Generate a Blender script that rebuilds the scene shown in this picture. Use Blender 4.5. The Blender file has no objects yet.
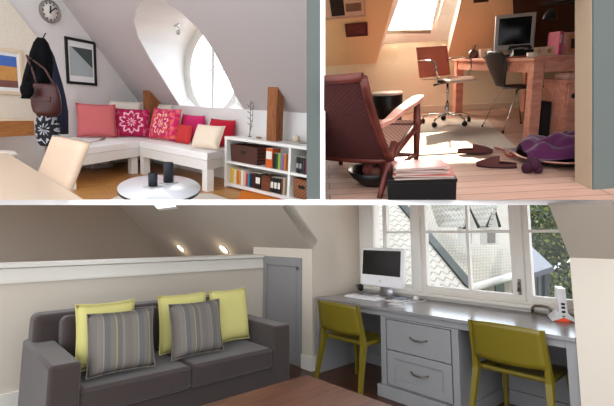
import bpy, bmesh, math, random
from math import sin, cos, pi, radians, atan2, degrees, sqrt, hypot
from mathutils import Matrix, Vector

sc = bpy.context.scene
COL = sc.collection
random.seed(7)

# ------------------------------------------------------------------ camera, sky, sun, exposure
FPX, PX, PY = 420.0, 307.0, 183.0            # focal length and principal point for a 614 x 406 frame
cam_data = bpy.data.cameras.new('camera')
cam = bpy.data.objects.new('camera', cam_data)
COL.objects.link(cam)
cam_data.sensor_width = 36.0
cam_data.lens = 36.0 * FPX / 614.0
cam_data.shift_y = -(203.0 - PY) / 614.0
cam_data.clip_start = 0.02
cam.rotation_euler = (pi / 2, 0, 0)
sc.camera = cam
sc.view_settings.view_transform = 'Standard'
sc.view_settings.look = 'None'
sc.view_settings.gamma = 1.0
sc.view_settings.use_curve_mapping = False
sc.view_settings.exposure = 1.42

world = bpy.data.worlds.new('sky')
sc.world = world
world.use_nodes = True
wn, wl = world.node_tree.nodes, world.node_tree.links
bg = wn['Background']
tc = wn.new('ShaderNodeTexCoord')
sep = wn.new('ShaderNodeSeparateXYZ')
ramp = wn.new('ShaderNodeValToRGB')
mr = wn.new('ShaderNodeMapRange')
mr.inputs[1].default_value, mr.inputs[2].default_value = -1.0, 1.0
wl.new(tc.outputs['Generated'], sep.inputs[0])
wl.new(sep.outputs['Y'], mr.inputs[0])
wl.new(mr.outputs[0], ramp.inputs[0])
ramp.color_ramp.elements[0].position = 0.35
ramp.color_ramp.elements[0].color = (0.94, 0.97, 1.01, 1)
ramp.color_ramp.elements[1].position = 0.72
ramp.color_ramp.elements[1].color = (1.42, 1.56, 1.74, 1)
wl.new(ramp.outputs[0], bg.inputs[0])
bg.inputs[1].default_value = 1.0


def light(name, kind, loc, target, energy, color=(1, 1, 1), size=0.1, sx=None, sy=None, spot=None):
    d = bpy.data.lights.new(name, kind)
    o = bpy.data.objects.new(name, d)
    COL.objects.link(o)
    d.energy, d.color = energy, color
    if kind == 'AREA':
        d.shape, d.size, d.size_y = 'RECTANGLE', sx, sy
    elif kind == 'SUN':
        d.angle = size
    else:
        d.shadow_soft_size = size
    if kind == 'SPOT':
        d.spot_size, d.spot_blend = spot, 0.05
    loc, target = Vector(loc), Vector(target)
    o.location = loc
    o.rotation_euler = (target - loc).to_track_quat('-Z', 'Y').to_euler()
    return o


light('sun', 'SUN', (8, 1, 6), (0, 0, 0), 0.6, (1.0, 0.96, 0.90), 0.01)

# low sun and daylight entering the study (room 2) through its skylight
light('low sun through the skylight', 'SPOT', (2.085, 9.664, 7.403), (1.067, 4.113, 0.392), 12000, (1.0, 0.86, 0.66), 0.08, spot=radians(24))
light('daylight at the skylight', 'AREA', (1.378, 5.618, 2.437), (1.283, 5.034, 1.336), 36, (1.0, 0.90, 0.76), sx=1.0, sy=0.8)

# ------------------------------------------------------------------ rooms and frames
class Room:
    """One attic room: its floor is z = 0 and the viewer's eye stands e above it."""

    def __init__(s, xc, H, rho, e):
        th = atan2(PY - H, FPX)
        d = Vector((xc - PX, FPX, -(H - PY))).normalized()
        s.R = Matrix.Rotation(radians(rho), 3, d) @ Matrix.Rotation(th, 3, 'X')
        s.e = e
        s.M = s.R.to_4x4() @ Matrix.Translation((0, 0, -e))
        s.objs = []

    def ray(s, x, y):
        return s.R.transposed() @ Vector((x - PX, FPX, -(y - PY)))

    def at(s, x, y, Z=None, Y=None, X=None, plane=None):
        d, o = s.ray(x, y), Vector((0, 0, s.e))
        if Z is not None:
            t = (Z - s.e) / d.z
        elif Y is not None:
            t = Y / d.y
        elif X is not None:
            t = X / d.x
        else:
            p, n = Vector(plane[0]), Vector(plane[1])
            t = (p - o).dot(n) / d.dot(n)
        return o + t * d


class Fr:
    """A frame on a room's floor: u to the right, v away, z up."""

    def __init__(s, room, x, y, yaw):
        s.room, s.o, s.yaw = room, Vector((x, y, 0)), yaw
        a = radians(yaw)
        s.X, s.Y = Vector((cos(a), sin(a), 0)), Vector((-sin(a), cos(a), 0))
        s.L = Matrix.Translation(s.o) @ Matrix.Rotation(a, 4, 'Z')
        s.M = room.M @ s.L

    def loc(s, p):
        q = Vector(p) - s.o
        return Vector((q.dot(s.X), q.dot(s.Y), q.z))

    def at(s, px, py, Z=None, u=None, v=None, plane=None):
        if Z is not None:
            p = s.room.at(px, py, Z=Z)
        elif u is not None:
            p = s.room.at(px, py, plane=(s.o + u * s.X, s.X))
        elif v is not None:
            p = s.room.at(px, py, plane=(s.o + v * s.Y, s.Y))
        else:
            a, n = Vector(plane[0]), Vector(plane[1])
            p = s.room.at(px, py, plane=(s.L @ a, n.x * s.X + n.y * s.Y + Vector((0, 0, n.z))))
        return s.loc(p)


R1 = Room(153, 100, 3.0, 1.20)      # white attic living room
R2 = Room(450, 50, -4.0, 0.85)      # attic study with the warm light
R3 = Room(307, 236, 0.0, 1.36)      # attic office with the built-in desk
F1, F2 = Fr(R1, 0, 0, 0), Fr(R2, 0, 0, 0)
DK = Fr(R3, 0.092, 4.415, -48.1)    # along the desk front


# ------------------------------------------------------------------ materials
def lin(c):
    f = lambda v: v / 12.92 if v <= 0.04045 else ((v + 0.055) / 1.055) ** 2.4
    return tuple(f(x / 255.0) for x in c) + (1.0,)


MATS = {}


def base_mat(name):
    m = bpy.data.materials.new(name)
    m.use_nodes = True
    n = m.node_tree.nodes
    return m, n, m.node_tree.links, n['Principled BSDF']


def coords(n, l, kind='Object', scale=(1, 1, 1), rot=(0, 0, 0), loc=(0, 0, 0)):
    t = n.new('ShaderNodeTexCoord')
    mp = n.new('ShaderNodeMapping')
    mp.inputs['Scale'].default_value = scale
    mp.inputs['Rotation'].default_value = rot
    mp.inputs['Location'].default_value = loc
    l.new(t.outputs[kind], mp.inputs[0])
    return mp.outputs[0]


def mixrgb(n, l, fac, a, b, mode='MIX'):
    x = n.new('ShaderNodeMix')
    x.data_type, x.blend_type = 'RGBA', mode
    for sock, val in ((x.inputs['Factor'], fac), (x.inputs[6], a), (x.inputs[7], b)):
        if hasattr(val, 'is_linked'):
            l.new(val, sock)
        else:
            sock.default_value = val
    return x.outputs[2]


def math_node(n, l, op, a, b=None, c=None):
    x = n.new('ShaderNodeMath')
    x.operation = op
    for i, v in enumerate((a, b, c)):
        if v is None:
            continue
        if hasattr(v, 'is_linked'):
            l.new(v, x.inputs[i])
        else:
            x.inputs[i].default_value = v
    return x.outputs[0]


def add_bump(n, l, bsdf, height, strength=0.3, dist=0.01):
    b = n.new('ShaderNodeBump')
    b.inputs['Strength'].default_value = strength
    b.inputs['Distance'].default_value = dist
    l.new(height, b.inputs['Height'])
    l.new(b.outputs[0], bsdf.inputs['Normal'])


def M(name, c, rough=0.6, var=0.06, scale=8.0, bump=0.0, metal=0.0, spec=0.4, sheen=0.0, stretch=(1, 1, 1)):
    """Plain paint, plastic, cloth or metal with a soft noise in it."""
    if name in MATS:
        return MATS[name]
    m, n, l, b = base_mat(name)
    nz = n.new('ShaderNodeTexNoise')
    nz.inputs['Scale'].default_value = scale
    nz.inputs['Detail'].default_value = 4
    l.new(coords(n, l, scale=stretch), nz.inputs['Vector'])
    c1 = lin(c)
    lo = tuple(x * (1 - var) for x in c1[:3]) + (1,)
    hi = tuple(min(1, x * (1 + var)) for x in c1[:3]) + (1,)
    l.new(mixrgb(n, l, nz.outputs['Fac'], lo, hi), b.inputs['Base Color'])
    b.inputs['Roughness'].default_value = rough
    b.inputs['Metallic'].default_value = metal
    b.inputs['Specular IOR Level'].default_value = spec
    if sheen:
        b.inputs['Sheen Weight'].default_value = sheen
    if bump:
        add_bump(n, l, b, nz.outputs['Fac'], bump, 0.01)
    MATS[name] = m
    return m


def wood(name, c1, c2, rough=0.45, stretch=(1, 12, 12), scale=3.0, spec=0.4):
    m, n, l, b = base_mat(name)
    nz = n.new('ShaderNodeTexNoise')
    nz.inputs['Scale'].default_value = scale
    nz.inputs['Detail'].default_value = 6
    nz.inputs['Distortion'].default_value = 0.6
    l.new(coords(n, l, scale=stretch), nz.inputs['Vector'])
    r = n.new('ShaderNodeValToRGB')
    r.color_ramp.elements[0].position, r.color_ramp.elements[0].color = 0.32, lin(c1)
    r.color_ramp.elements[1].position, r.color_ramp.elements[1].color = 0.70, lin(c2)
    l.new(nz.outputs['Fac'], r.inputs[0])
    l.new(r.outputs[0], b.inputs['Base Color'])
    b.inputs['Roughness'].default_value = rough
    b.inputs['Specular IOR Level'].default_value = spec
    return m


def planks(name, c1, c2, gap, width=0.14, length=2.2, rot=0.0, rough=0.4, spec=0.4):
    m, n, l, b = base_mat(name)
    v = coords(n, l, rot=(0, 0, rot))
    br = n.new('ShaderNodeTexBrick')
    br.inputs['Scale'].default_value = 1.0
    br.inputs['Brick Width'].default_value = length
    br.inputs['Row Height'].default_value = width
    br.inputs['Mortar Size'].default_value = 0.004
    br.inputs['Color1'].default_value = lin(c1)
    br.inputs['Color2'].default_value = lin(c2)
    br.inputs['Mortar'].default_value = lin(gap)
    l.new(v, br.inputs['Vector'])
    nz = n.new('ShaderNodeTexNoise')
    nz.inputs['Scale'].default_value = 4.0
    nz.inputs['Detail'].default_value = 6
    l.new(coords(n, l, rot=(0, 0, rot), scale=(1, 14, 1)), nz.inputs['Vector'])
    f = math_node(n, l, 'MULTIPLY_ADD', nz.outputs['Fac'], 0.5, 0.72)
    l.new(mixrgb(n, l, 1.0, br.outputs['Color'], f, 'MULTIPLY'), b.inputs['Base Color'])
    b.inputs['Roughness'].default_value = rough
    b.inputs['Specular IOR Level'].default_value = spec
    return m


def woven(name, c1, c2, sx=90.0, sy=90.0, axes='XZ', rough=0.8, bump=0.4):
    """Basket weave: two crossed waves in the named axes."""
    m, n, l, b = base_mat(name)
    s = n.new('ShaderNodeSeparateXYZ')
    l.new(coords(n, l), s.inputs[0])
    a = math_node(n, l, 'SINE', math_node(n, l, 'MULTIPLY', s.outputs[axes[0]], sx))
    c = math_node(n, l, 'SINE', math_node(n, l, 'MULTIPLY', s.outputs[axes[1]], sy))
    p = math_node(n, l, 'MULTIPLY', a, c)
    f = math_node(n, l, 'MULTIPLY_ADD', p, 0.5, 0.5)
    l.new(mixrgb(n, l, f, lin(c1), lin(c2)), b.inputs['Base Color'])
    b.inputs['Roughness'].default_value = rough
    add_bump(n, l, b, f, bump, 0.004)
    return m


def stripes(name, cols, axis='X', period=0.2, rough=0.85):
    """Cloth with vertical stripes; cols = [(position, colour)]."""
    m, n, l, b = base_mat(name)
    s = n.new('ShaderNodeSeparateXYZ')
    l.new(coords(n, l), s.inputs[0])
    f = math_node(n, l, 'FRACT', math_node(n, l, 'DIVIDE', s.outputs[axis], period))
    r = n.new('ShaderNodeValToRGB')
    r.color_ramp.interpolation = 'CONSTANT'
    e = r.color_ramp.elements
    e[0].position, e[0].color = cols[0][0], lin(cols[0][1])
    e[1].position, e[1].color = cols[1][0], lin(cols[1][1])
    for p, c in cols[2:]:
        x = e.new(p)
        x.color = lin(c)
    l.new(f, r.inputs[0])
    l.new(r.outputs[0], b.inputs['Base Color'])
    b.inputs['Roughness'].default_value = rough
    return m


def medallion(name, c_bg, c_mid, c_white, size=0.44, seed=0.0):
    """Printed cushion cloth: a pale round flower medallion on a strong ground."""
    m, n, l, b = base_mat(name)
    v = coords(n, l)
    s = n.new('ShaderNodeSeparateXYZ')
    l.new(v, s.inputs[0])
    x, z = s.outputs['X'], s.outputs['Z']
    r = math_node(n, l, 'SQRT', math_node(n, l, 'ADD', math_node(n, l, 'MULTIPLY', x, x), math_node(n, l, 'MULTIPLY', z, z)))
    ang = math_node(n, l, 'ARCTAN2', z, x)
    pet = math_node(n, l, 'COSINE', math_node(n, l, 'MULTIPLY', ang, 10.0))
    rr = math_node(n, l, 'ADD', math_node(n, l, 'MULTIPLY', r, 62.0 / size * 0.44), math_node(n, l, 'MULTIPLY', pet, 1.5))
    ring = math_node(n, l, 'SINE', rr)
    nz = n.new('ShaderNodeTexNoise')
    nz.inputs['Scale'].default_value = 26.0
    nz.inputs['Detail'].default_value = 2
    l.new(coords(n, l, loc=(seed, seed, seed)), nz.inputs['Vector'])
    k = math_node(n, l, 'ADD', ring, math_node(n, l, 'MULTIPLY_ADD', nz.outputs['Fac'], 3.6, -1.8))
    wf = math_node(n, l, 'GREATER_THAN', k, 0.62)
    far = math_node(n, l, 'LESS_THAN', r, size * 0.36)
    wf = math_node(n, l, 'MULTIPLY', wf, math_node(n, l, 'MULTIPLY_ADD', far, 0.8, 0.2))
    nz2 = n.new('ShaderNodeTexNoise')
    nz2.inputs['Scale'].default_value = 14.0
    l.new(coords(n, l, loc=(seed + 3, 0, 0)), nz2.inputs['Vector'])
    g = math_node(n, l, 'GREATER_THAN', nz2.outputs['Fac'], 0.5)
    ground = mixrgb(n, l, g, lin(c_bg), lin(c_mid))
    l.new(mixrgb(n, l, wf, ground, lin(c_white)), b.inputs['Base Color'])
    b.inputs['Roughness'].default_value = 0.9
    return m


def shingle(name, c1, c2, gap, w=0.3, h=0.22, rot=0.0, kind='UV'):
    m, n, l, b = base_mat(name)
    t = n.new('ShaderNodeTexCoord')
    s = n.new('ShaderNodeSeparateXYZ')
    l.new(t.outputs[kind], s.inputs[0])
    u, v = s.outputs['X'], s.outputs['Y']
    # scalloped courses: each row is shifted by a wave along its length
    wv = math_node(n, l, 'MULTIPLY', math_node(n, l, 'SINE', math_node(n, l, 'MULTIPLY', u, 2 * pi / w)), 0.22)
    row = math_node(n, l, 'ADD', math_node(n, l, 'DIVIDE', v, h), wv)
    fr = math_node(n, l, 'FRACT', row)
    edge = math_node(n, l, 'LESS_THAN', fr, 0.17)
    nz = n.new('ShaderNodeTexNoise')
    nz.inputs['Scale'].default_value = 3.0
    l.new(t.outputs[kind], nz.inputs['Vector'])
    colr = mixrgb(n, l, nz.outputs['Fac'], lin(c1), lin(c2))
    l.new(mixrgb(n, l, edge, colr, lin(gap)), b.inputs['Base Color'])
    b.inputs['Roughness'].default_value = 0.9
    add_bump(n, l, b, fr, 0.5, 0.03)
    return m


def glass_mat(name, tint=(1, 1, 1), refl=0.06):
    m, n, l, b = base_mat(name)
    out = n['Material Output']
    tr = n.new('ShaderNodeBsdfTransparent')
    tr.inputs[0].default_value = tuple(tint) + (1,)
    gl = n.new('ShaderNodeBsdfGlossy')
    gl.inputs['Roughness'].default_value = 0.02
    lw = n.new('ShaderNodeLayerWeight')
    lw.inputs[0].default_value = 0.5
    fac = math_node(n, l, 'MULTIPLY_ADD', math_node(n, l, 'POWER', lw.outputs['Facing'], 5.0), 0.5, 0.03)
    mx = n.new('ShaderNodeMixShader')
    l.new(fac, mx.inputs[0])
    l.new(tr.outputs[0], mx.inputs[1])
    l.new(gl.outputs[0], mx.inputs[2])
    l.new(mx.outputs[0], out.inputs['Surface'])
    n.remove(b)
    return m


def emit_mat(name, c, strength):
    m, n, l, b = base_mat(name)
    b.inputs['Base Color'].default_value = lin(c)
    b.inputs['Emission Color'].default_value = lin(c)
    b.inputs['Emission Strength'].default_value = strength
    return m


# ------------------------------------------------------------------ mesh building
class MB:
    """Collects shapes; build() links them as ONE mesh object."""

    def __init__(s, T=None):
        s.bm = bmesh.new()
        s.T = T or Matrix.Identity(4)

    def _v(s, p):
        return s.bm.verts.new(s.T @ Vector(p))

    def _f(s, vs, smooth=False, mi=0):
        try:
            f = s.bm.faces.new(vs)
            f.smooth, f.material_index = smooth, mi
            return f
        except ValueError:
            return None

    def box(s, x0, x1, y0, y1, z0, z1, T=None, bev=0.0, mi=0, seg=2):
        T = T or Matrix.Identity(4)
        v = [s._v(T @ Vector((x, y, z))) for x in (x0, x1) for y in (y0, y1) for z in (z0, z1)]
        fs = [s._f([v[i] for i in q], mi=mi) for q in ((0, 1, 3, 2), (4, 6, 7, 5), (0, 4, 5, 1), (2, 3, 7, 6), (0, 2, 6, 4), (1, 5, 7, 3))]
        if bev:
            es = {e for f in fs for e in f.edges}
            r = bmesh.ops.bevel(s.bm, geom=list(es), offset=bev, segments=seg, profile=0.5, affect='EDGES')
            for f in r['faces']:
                f.smooth, f.material_index = True, mi
        return s

    def prism(s, poly, z0, z1, T=None, bev=0.0, mi=0, holes=None):
        """Upright prism over a polygon in the local x, y plane."""
        T = T or Matrix.Identity(4)
        a = [s._v(T @ Vector((p[0], p[1], z0))) for p in poly]
        b = [s._v(T @ Vector((p[0], p[1], z1))) for p in poly]
        k = len(poly)
        fs = [s._f(a[::-1], mi=mi), s._f(b, mi=mi)] + [s._f([a[i], a[(i + 1) % k], b[(i + 1) % k], b[i]], mi=mi) for i in range(k)]
        if bev:
            es = {e for f in fs if f for e in f.edges}
            r = bmesh.ops.bevel(s.bm, geom=list(es), offset=bev, segments=2, profile=0.5, affect='EDGES')
            for f in r['faces']:
                f.smooth, f.material_index = True, mi
        return s

    def slab(s, pts, thick, mi=0, direction=None):
        """A polygon of 3-D points given a thickness along its normal."""
        p = [Vector(q) for q in pts]
        nrm = Vector((0, 0, 0))
        for i in range(len(p)):
            a, b = p[i], p[(i + 1) % len(p)]
            nrm += a.cross(b)
        nrm.normalize()
        if direction is not None and nrm.dot(Vector(direction)) < 0:
            nrm = -nrm
        a = [s._v(q) for q in p]
        b = [s._v(q + nrm * thick) for q in p]
        k = len(p)
        s._f(a[::-1], mi=mi)
        s._f(b, mi=mi)
        for i in range(k):
            s._f([a[i], a[(i + 1) % k], b[(i + 1) % k], b[i]], mi=mi)
        return s

    def face(s, pts, mi=0, smooth=False):
        s._f([s._v(p) for p in pts], smooth, mi)
        return s

    def tube(s, pts, r, n=10, mi=0, cap=True, flat=1.0):
        pts = [Vector(p) for p in pts]
        rs = r if isinstance(r, (list, tuple)) else [r] * len(pts)
        rings, up = [], None
        for i, p in enumerate(pts):
            t = (pts[min(i + 1, len(pts) - 1)] - pts[max(i - 1, 0)]).normalized()
            if up is None:
                up = Vector((0, 0, 1)) if abs(t.z) < 0.9 else Vector((1, 0, 0))
            side = t.cross(up).normalized()
            up = side.cross(t).normalized()
            rings.append([s._v(p + rs[i] * (cos(2 * pi * k / n) * side + flat * sin(2 * pi * k / n) * up)) for k in range(n)])
        for a, b in zip(rings, rings[1:]):
            for k in range(n):
                s._f([a[k], a[(k + 1) % n], b[(k + 1) % n], b[k]], True, mi)
        if cap:
            s._f(rings[0][::-1], mi=mi)
            s._f(rings[-1], mi=mi)
        return s

    def lathe(s, prof, n=28, c=(0, 0, 0), T=None, mi=0, sx=1.0, sy=1.0):
        T = T or Matrix.Identity(4)
        rings = []
        for r, z in prof:
            if r < 1e-5:
                rings.append([s._v(T @ (Vector(c) + Vector((0, 0, z))))])
            else:
                rings.append([s._v(T @ (Vector(c) + Vector((sx * r * cos(2 * pi * k / n), sy * r * sin(2 * pi * k / n), z)))) for k in range(n)])
        for a, b in zip(rings, rings[1:]):
            for k in range(n):
                k2 = (k + 1) % n
                if len(a) == 1 and len(b) > 1:
                    s._f([a[0], b[k], b[k2]], True, mi)
                elif len(b) == 1 and len(a) > 1:
                    s._f([a[k], b[0], a[k2]][::1], True, mi)
                elif len(a) > 1:
                    s._f([a[k], b[k], b[k2], a[k2]], True, mi)
        return s

    def loft(s, rings, closed=True, cap=False, smooth=True, mi=0):
        vs = [[s._v(p) for p in r] for r in rings]
        for a, b in zip(vs, vs[1:]):
            k = len(a)
            for i in range(k if closed else k - 1):
                s._f([a[i], a[(i + 1) % k], b[(i + 1) % k], b[i]], smooth, mi)
        if cap:
            s._f(vs[0][::-1], smooth, mi)
            s._f(vs[-1], smooth, mi)
        return s

    def grid(s, fn, nu, nv, mi=0, smooth=True):
        vs = [[s._v(fn(i / nu, j / nv)) for j in range(nv + 1)] for i in range(nu + 1)]
        for i in range(nu):
            for j in range(nv):
                s._f([vs[i][j], vs[i + 1][j], vs[i + 1][j + 1], vs[i][j + 1]], smooth, mi)
        return s

    def ball(s, c, rx, ry=None, rz=None, n=16, m=10, mi=0):
        ry, rz = ry or rx, rz or rx
        prof = [(max(0.0, sin(pi * i / m)), -cos(pi * i / m)) for i in range(m + 1)]
        T = Matrix.Translation(c) @ Matrix.Diagonal((rx, ry, rz, 1))
        return s.lathe([(r if 0 < i < m else 0, z) for i, (r, z) in enumerate(prof)], n, T=T, mi=mi)

    def pillow(s, w, h, t, T=None, n=14, mi=0, pinch=0.06):
        """A stuffed cushion standing in the local x, z plane."""
        T = T or Matrix.Identity(4)

        def pt(side):
            def f(a, b):
                u, v = 2 * a - 1, 2 * b - 1
                x = u * w / 2 * (1 - pinch * (1 - v * v) * abs(u) ** 3)
                z = v * h / 2 * (1 - pinch * (1 - u * u) * abs(v) ** 3)
                th = t / 2 * max(0.0, (1 - u ** 4) * (1 - v ** 4)) ** 0.55
                return T @ Vector((x, side * th, z))
            return f
        s.grid(pt(1), n, n, mi)
        s.grid(pt(-1), n, n, mi)
        return s

    def build(s, name, mat, parent=None, frame=None, weld=True, mats=None, loc=None):
        if weld:
            bmesh.ops.remove_doubles(s.bm, verts=s.bm.verts[:], dist=1e-5)
        bmesh.ops.recalc_face_normals(s.bm, faces=s.bm.faces[:])
        me = bpy.data.meshes.new(name)
        s.bm.to_mesh(me)
        s.bm.free()
        for x in (mats or [mat]):
            me.materials.append(x)
        o = bpy.data.objects.new(name, me)
        COL.objects.link(o)
        if parent is not None:
            o.parent = parent
            root = parent if parent.parent is None else parent.parent
            OWN[root.name].objs.append(o)
        else:
            fr = frame
            o.matrix_world = fr.M @ (loc or Matrix.Identity(4))
            OWN[o.name] = fr.room
            fr.room.objs.append(o)
        return o


OWN = {}


def tag(o, label, cat, group=None, kind=None):
    if label:
        o['label'] = label
    if cat:
        o['category'] = cat
    if group:
        o['group'] = group
    if kind:
        o['kind'] = kind
    return o


def thing(name, label, cat, frame, loc=(0, 0, 0), yaw=0.0, group=None, tilt=None):
    o = bpy.data.objects.new(name, None)
    o.empty_display_size = 0.1
    COL.objects.link(o)
    m = frame.M @ Matrix.Translation(loc) @ Matrix.Rotation(radians(yaw), 4, 'Z')
    if tilt is not None:
        m = m @ tilt
    o.matrix_world = m
    OWN[o.name] = frame.room
    return tag(o, label, cat, group)


def struct(o):
    o['kind'] = 'structure'
    return o


def dup(root, frame, loc, yaw=0.0, label=None, group=None):
    """A copy of a thing with copies of its parts and sub-parts."""
    def cp(src, parent):
        c = src.copy()
        COL.objects.link(c)
        if parent is not None:
            c.parent = parent
        if c.type == 'MESH':
            frame.room.objs.append(c)
        for ch in [x for x in bpy.data.objects if x.parent == src]:
            cp(ch, c)
        return c
    r = cp(root, None)
    r.matrix_world = frame.M @ Matrix.Translation(loc) @ Matrix.Rotation(radians(yaw), 4, 'Z')
    OWN[r.name] = frame.room
    if label:
        r['label'] = label
    if group:
        r['group'] = group
    return r


def RX(d): return Matrix.Rotation(radians(d), 4, 'X')
def RY(d): return Matrix.Rotation(radians(d), 4, 'Y')
def RZ(d): return Matrix.Rotation(radians(d), 4, 'Z')
def TR(x, y, z): return Matrix.Translation((x, y, z))
# ------------------------------------------------------------------ the building's own divisions between the three rooms
class World0:
    M = Matrix.Identity(4)
    objs = []


class FrW:
    room, M = World0, Matrix.Identity(4)


def wpt(x, y, d):
    return Vector(((x - PX) / FPX * d, d, -(y - PY) / FPX * d))


m_wallgrey = M('grey green wall paint', (94, 101, 98), 0.85, 0.03, 6)
m_jamb = M('sand door jamb paint', (172, 150, 126), 0.7, 0.03, 6)
m_white = M('white paint', (250, 250, 250), 0.6, 0.01, 6)
YF = 2.5
xa, xb, xc_ = wpt(306.6, 0, YF).x, wpt(320.2, 0, YF).x, wpt(325.2, 0, YF).x
zf = wpt(0, 199.4, YF).z
struct(MB().box(xa, xb, YF, 8.5, zf, 4.2).build('wall_between_attics', m_wallgrey, frame=FrW))
struct(MB().box(xb, xc_, YF - 0.004, YF + 0.10, zf, 4.2).build('trim_4', m_white, frame=FrW))
jb = wpt(592.5, 0, YF).x
struct(MB().box(jb - 0.006, jb, YF + 0.004, YF + 0.155, zf, 4.2).build('door_2', m_jamb, frame=FrW))
struct(MB().box(jb, 7.0, YF - 0.01, YF + 0.15, zf, 4.2).box(xc_ + 0.001, jb, YF, YF + 0.15, 1.22, 4.2).build('wall_doorway_and_light_block', m_wallgrey, frame=FrW))  # unseen header and far right end added to block light
a, b = wpt(0, 199.6, YF), wpt(0, 204.9, YF)
k = 1.14
struct(MB().slab([(-4, YF - 0.012, a.z), (-4, YF - 0.012, b.z), (-4, YF * k, b.z * k), (-4, YF * k, a.z * k)], 11.0, direction=(1, 0, 0)).build('trim_5', m_white, frame=FrW))
# ------------------------------------------------------------------ materials of the office (room 3)
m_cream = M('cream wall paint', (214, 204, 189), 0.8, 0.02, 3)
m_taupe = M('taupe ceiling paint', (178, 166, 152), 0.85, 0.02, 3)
m_trimw = M('white trim paint', (232, 228, 219), 0.45, 0.02, 5)
m_grey = M('grey cabinet paint', (143, 142, 143), 0.4, 0.02, 5)
m_greytop = M('grey glossy worktop', (138, 137, 138), 0.18, 0.02, 5, spec=0.6)
m_dfloor = planks('dark oak floor', (92, 56, 36), (74, 44, 28), (30, 18, 12), 0.09, 1.4, radians(-48.1), 0.3)
m_dark = M('dark interior', (34, 30, 28), 0.8)
m_glass = glass_mat('window glass', (0.97, 0.98, 0.98))
m_brass = M('aged nickel', (120, 112, 100), 0.3, 0.05, 20, metal=1.0)
m_chrome = M('chrome', (205, 205, 205), 0.15, 0.02, 20, metal=1.0)
m_black = M('black plastic', (18, 18, 19), 0.35, 0.05, 20)

# ------------------------------------------------------------------ shell of the office (room 3), in the desk's frame
SL = 1.05                                   # rise of the sloped ceiling
slz = lambda v: 1.225 - SL * v
UL, UR, VW = -0.06, 2.335, 0.75             # the dormer's sides and its window wall
struct(MB().slab([(-6, 1.6, 0), (8, 1.6, 0), (8, -4.5, 0), (-6, -4.5, 0)], 0.1, direction=(0, 0, -1)).build('floor_office', m_dfloor, frame=DK))
# sloped ceiling left of the dormer, with the skylight's opening
sk = [DK.at(q[0], q[1], plane=((0, 0, 1.225), (0, SL, 1))) for q in ((149, 199), (170, 199), (172.5, 209), (159, 211.5))]
su0, su1 = min(p.x for p in sk), max(p.x for p in sk)
sv1 = sum(p.y for p in sk[2:]) / 2
sv0 = sv1 - 0.55
up = Vector((0, SL, 1)).normalized()
m = MB()
for (a, b, c, d) in ((-7, su0, -2.9, 1.15), (su1, UL, -2.9, 1.15), (su0, su1, -2.9, sv0), (su0, su1, sv1, 1.15)):
    if b == UL:                             # stop at the knee wall where there is one
        m.slab([(a, c, slz(c)), (-1.13, c, slz(c)), (-1.13, d, slz(d)), (a, d, slz(d))], 0.12, direction=up)
        m.slab([(-1.13, c, slz(c)), (b, c, slz(c)), (b, 0, slz(0)), (-1.13, 0, slz(0))], 0.12, direction=up)
    else:
        m.slab([(a, c, slz(c)), (b, c, slz(c)), (b, d, slz(d)), (a, d, slz(d))], 0.12, direction=up)
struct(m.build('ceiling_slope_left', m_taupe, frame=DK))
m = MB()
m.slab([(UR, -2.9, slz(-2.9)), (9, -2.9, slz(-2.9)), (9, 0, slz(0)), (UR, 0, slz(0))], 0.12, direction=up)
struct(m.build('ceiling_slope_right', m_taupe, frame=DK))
# skylight frame, and a pane made to glow in place of daylight
fm = MB()
for a, b, c, d in ((su0 - 0.04, su0, sv0, sv1), (su1, su1 + 0.04, sv0, sv1), (su0, su1, sv1 - 0.02, sv1 + 0.02)):
    fm.slab([(a, c, slz(c) + 0.01), (b, c, slz(c) + 0.01), (b, d, slz(d) + 0.01), (a, d, slz(d) + 0.01)], 0.13, direction=up)
sf = struct(fm.build('window_4', m_trimw, frame=DK))
MB().face([(su0, sv0, slz(sv0) + 0.012), (su1, sv0, slz(sv0) + 0.012), (su1, sv1 - 0.0, slz(sv1) + 0.012), (su0, sv1, slz(sv1) + 0.012)]).build('pane', emit_mat('glowing daylight pane', (236, 246, 255), 0.5), sf)
# gable wall beyond the stair, knee walls, dormer sides and roof
gp = DK.at(121, 207, plane=((0, 0, 1.225), (0, SL, 1)))
GU = gp.x
struct(MB().box(GU - 0.1, GU, -4.5, 1.6, -0.5, 4.5).build('wall_gable', m_taupe, frame=DK))
struct(MB().box(-7, -1.13, 1.15, 1.25, -0.5, 1.2).build('wall_stair', m_taupe, frame=DK))
# knee wall with the cupboard opening u -0.90 .. -0.22
m = MB()
m.box(-1.13, -0.915, 0, 0.14, 0, 1.225).box(-0.215, UL - 0.1, 0, 0.14, 0, 1.225).box(UL - 0.1, UL, 0, 0.019, 0, 1.225).box(-0.915, -0.215, 0, 0.14, 1.125, 1.225)
struct(m.build('wall_knee_left', m_cream, frame=DK))
struct(MB().box(UR, 8.5, 0, 0.14, 0, 1.30).build('wall_knee_right', m_cream, frame=DK))
m = MB()
for u0, u1 in ((UL - 0.1, UL), (UR, UR + 0.1)):
    m.slab([(u0, VW, 0.0), (u0, 0.02, 0.0), (u0, 0.02, slz(0) - 0.02), (u0, -1.55, slz(-1.55)), (u0, VW, slz(-1.55))], u1 - u0, direction=(1, 0, 0))
struct(m.build('wall_dormer_sides', m_cream, frame=DK))
struct(MB().box(UL - 0.1, UR + 0.1, -1.55, VW + 0.2, 2.85, 2.95).build('ceiling_dormer', m_cream, frame=DK))
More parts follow.
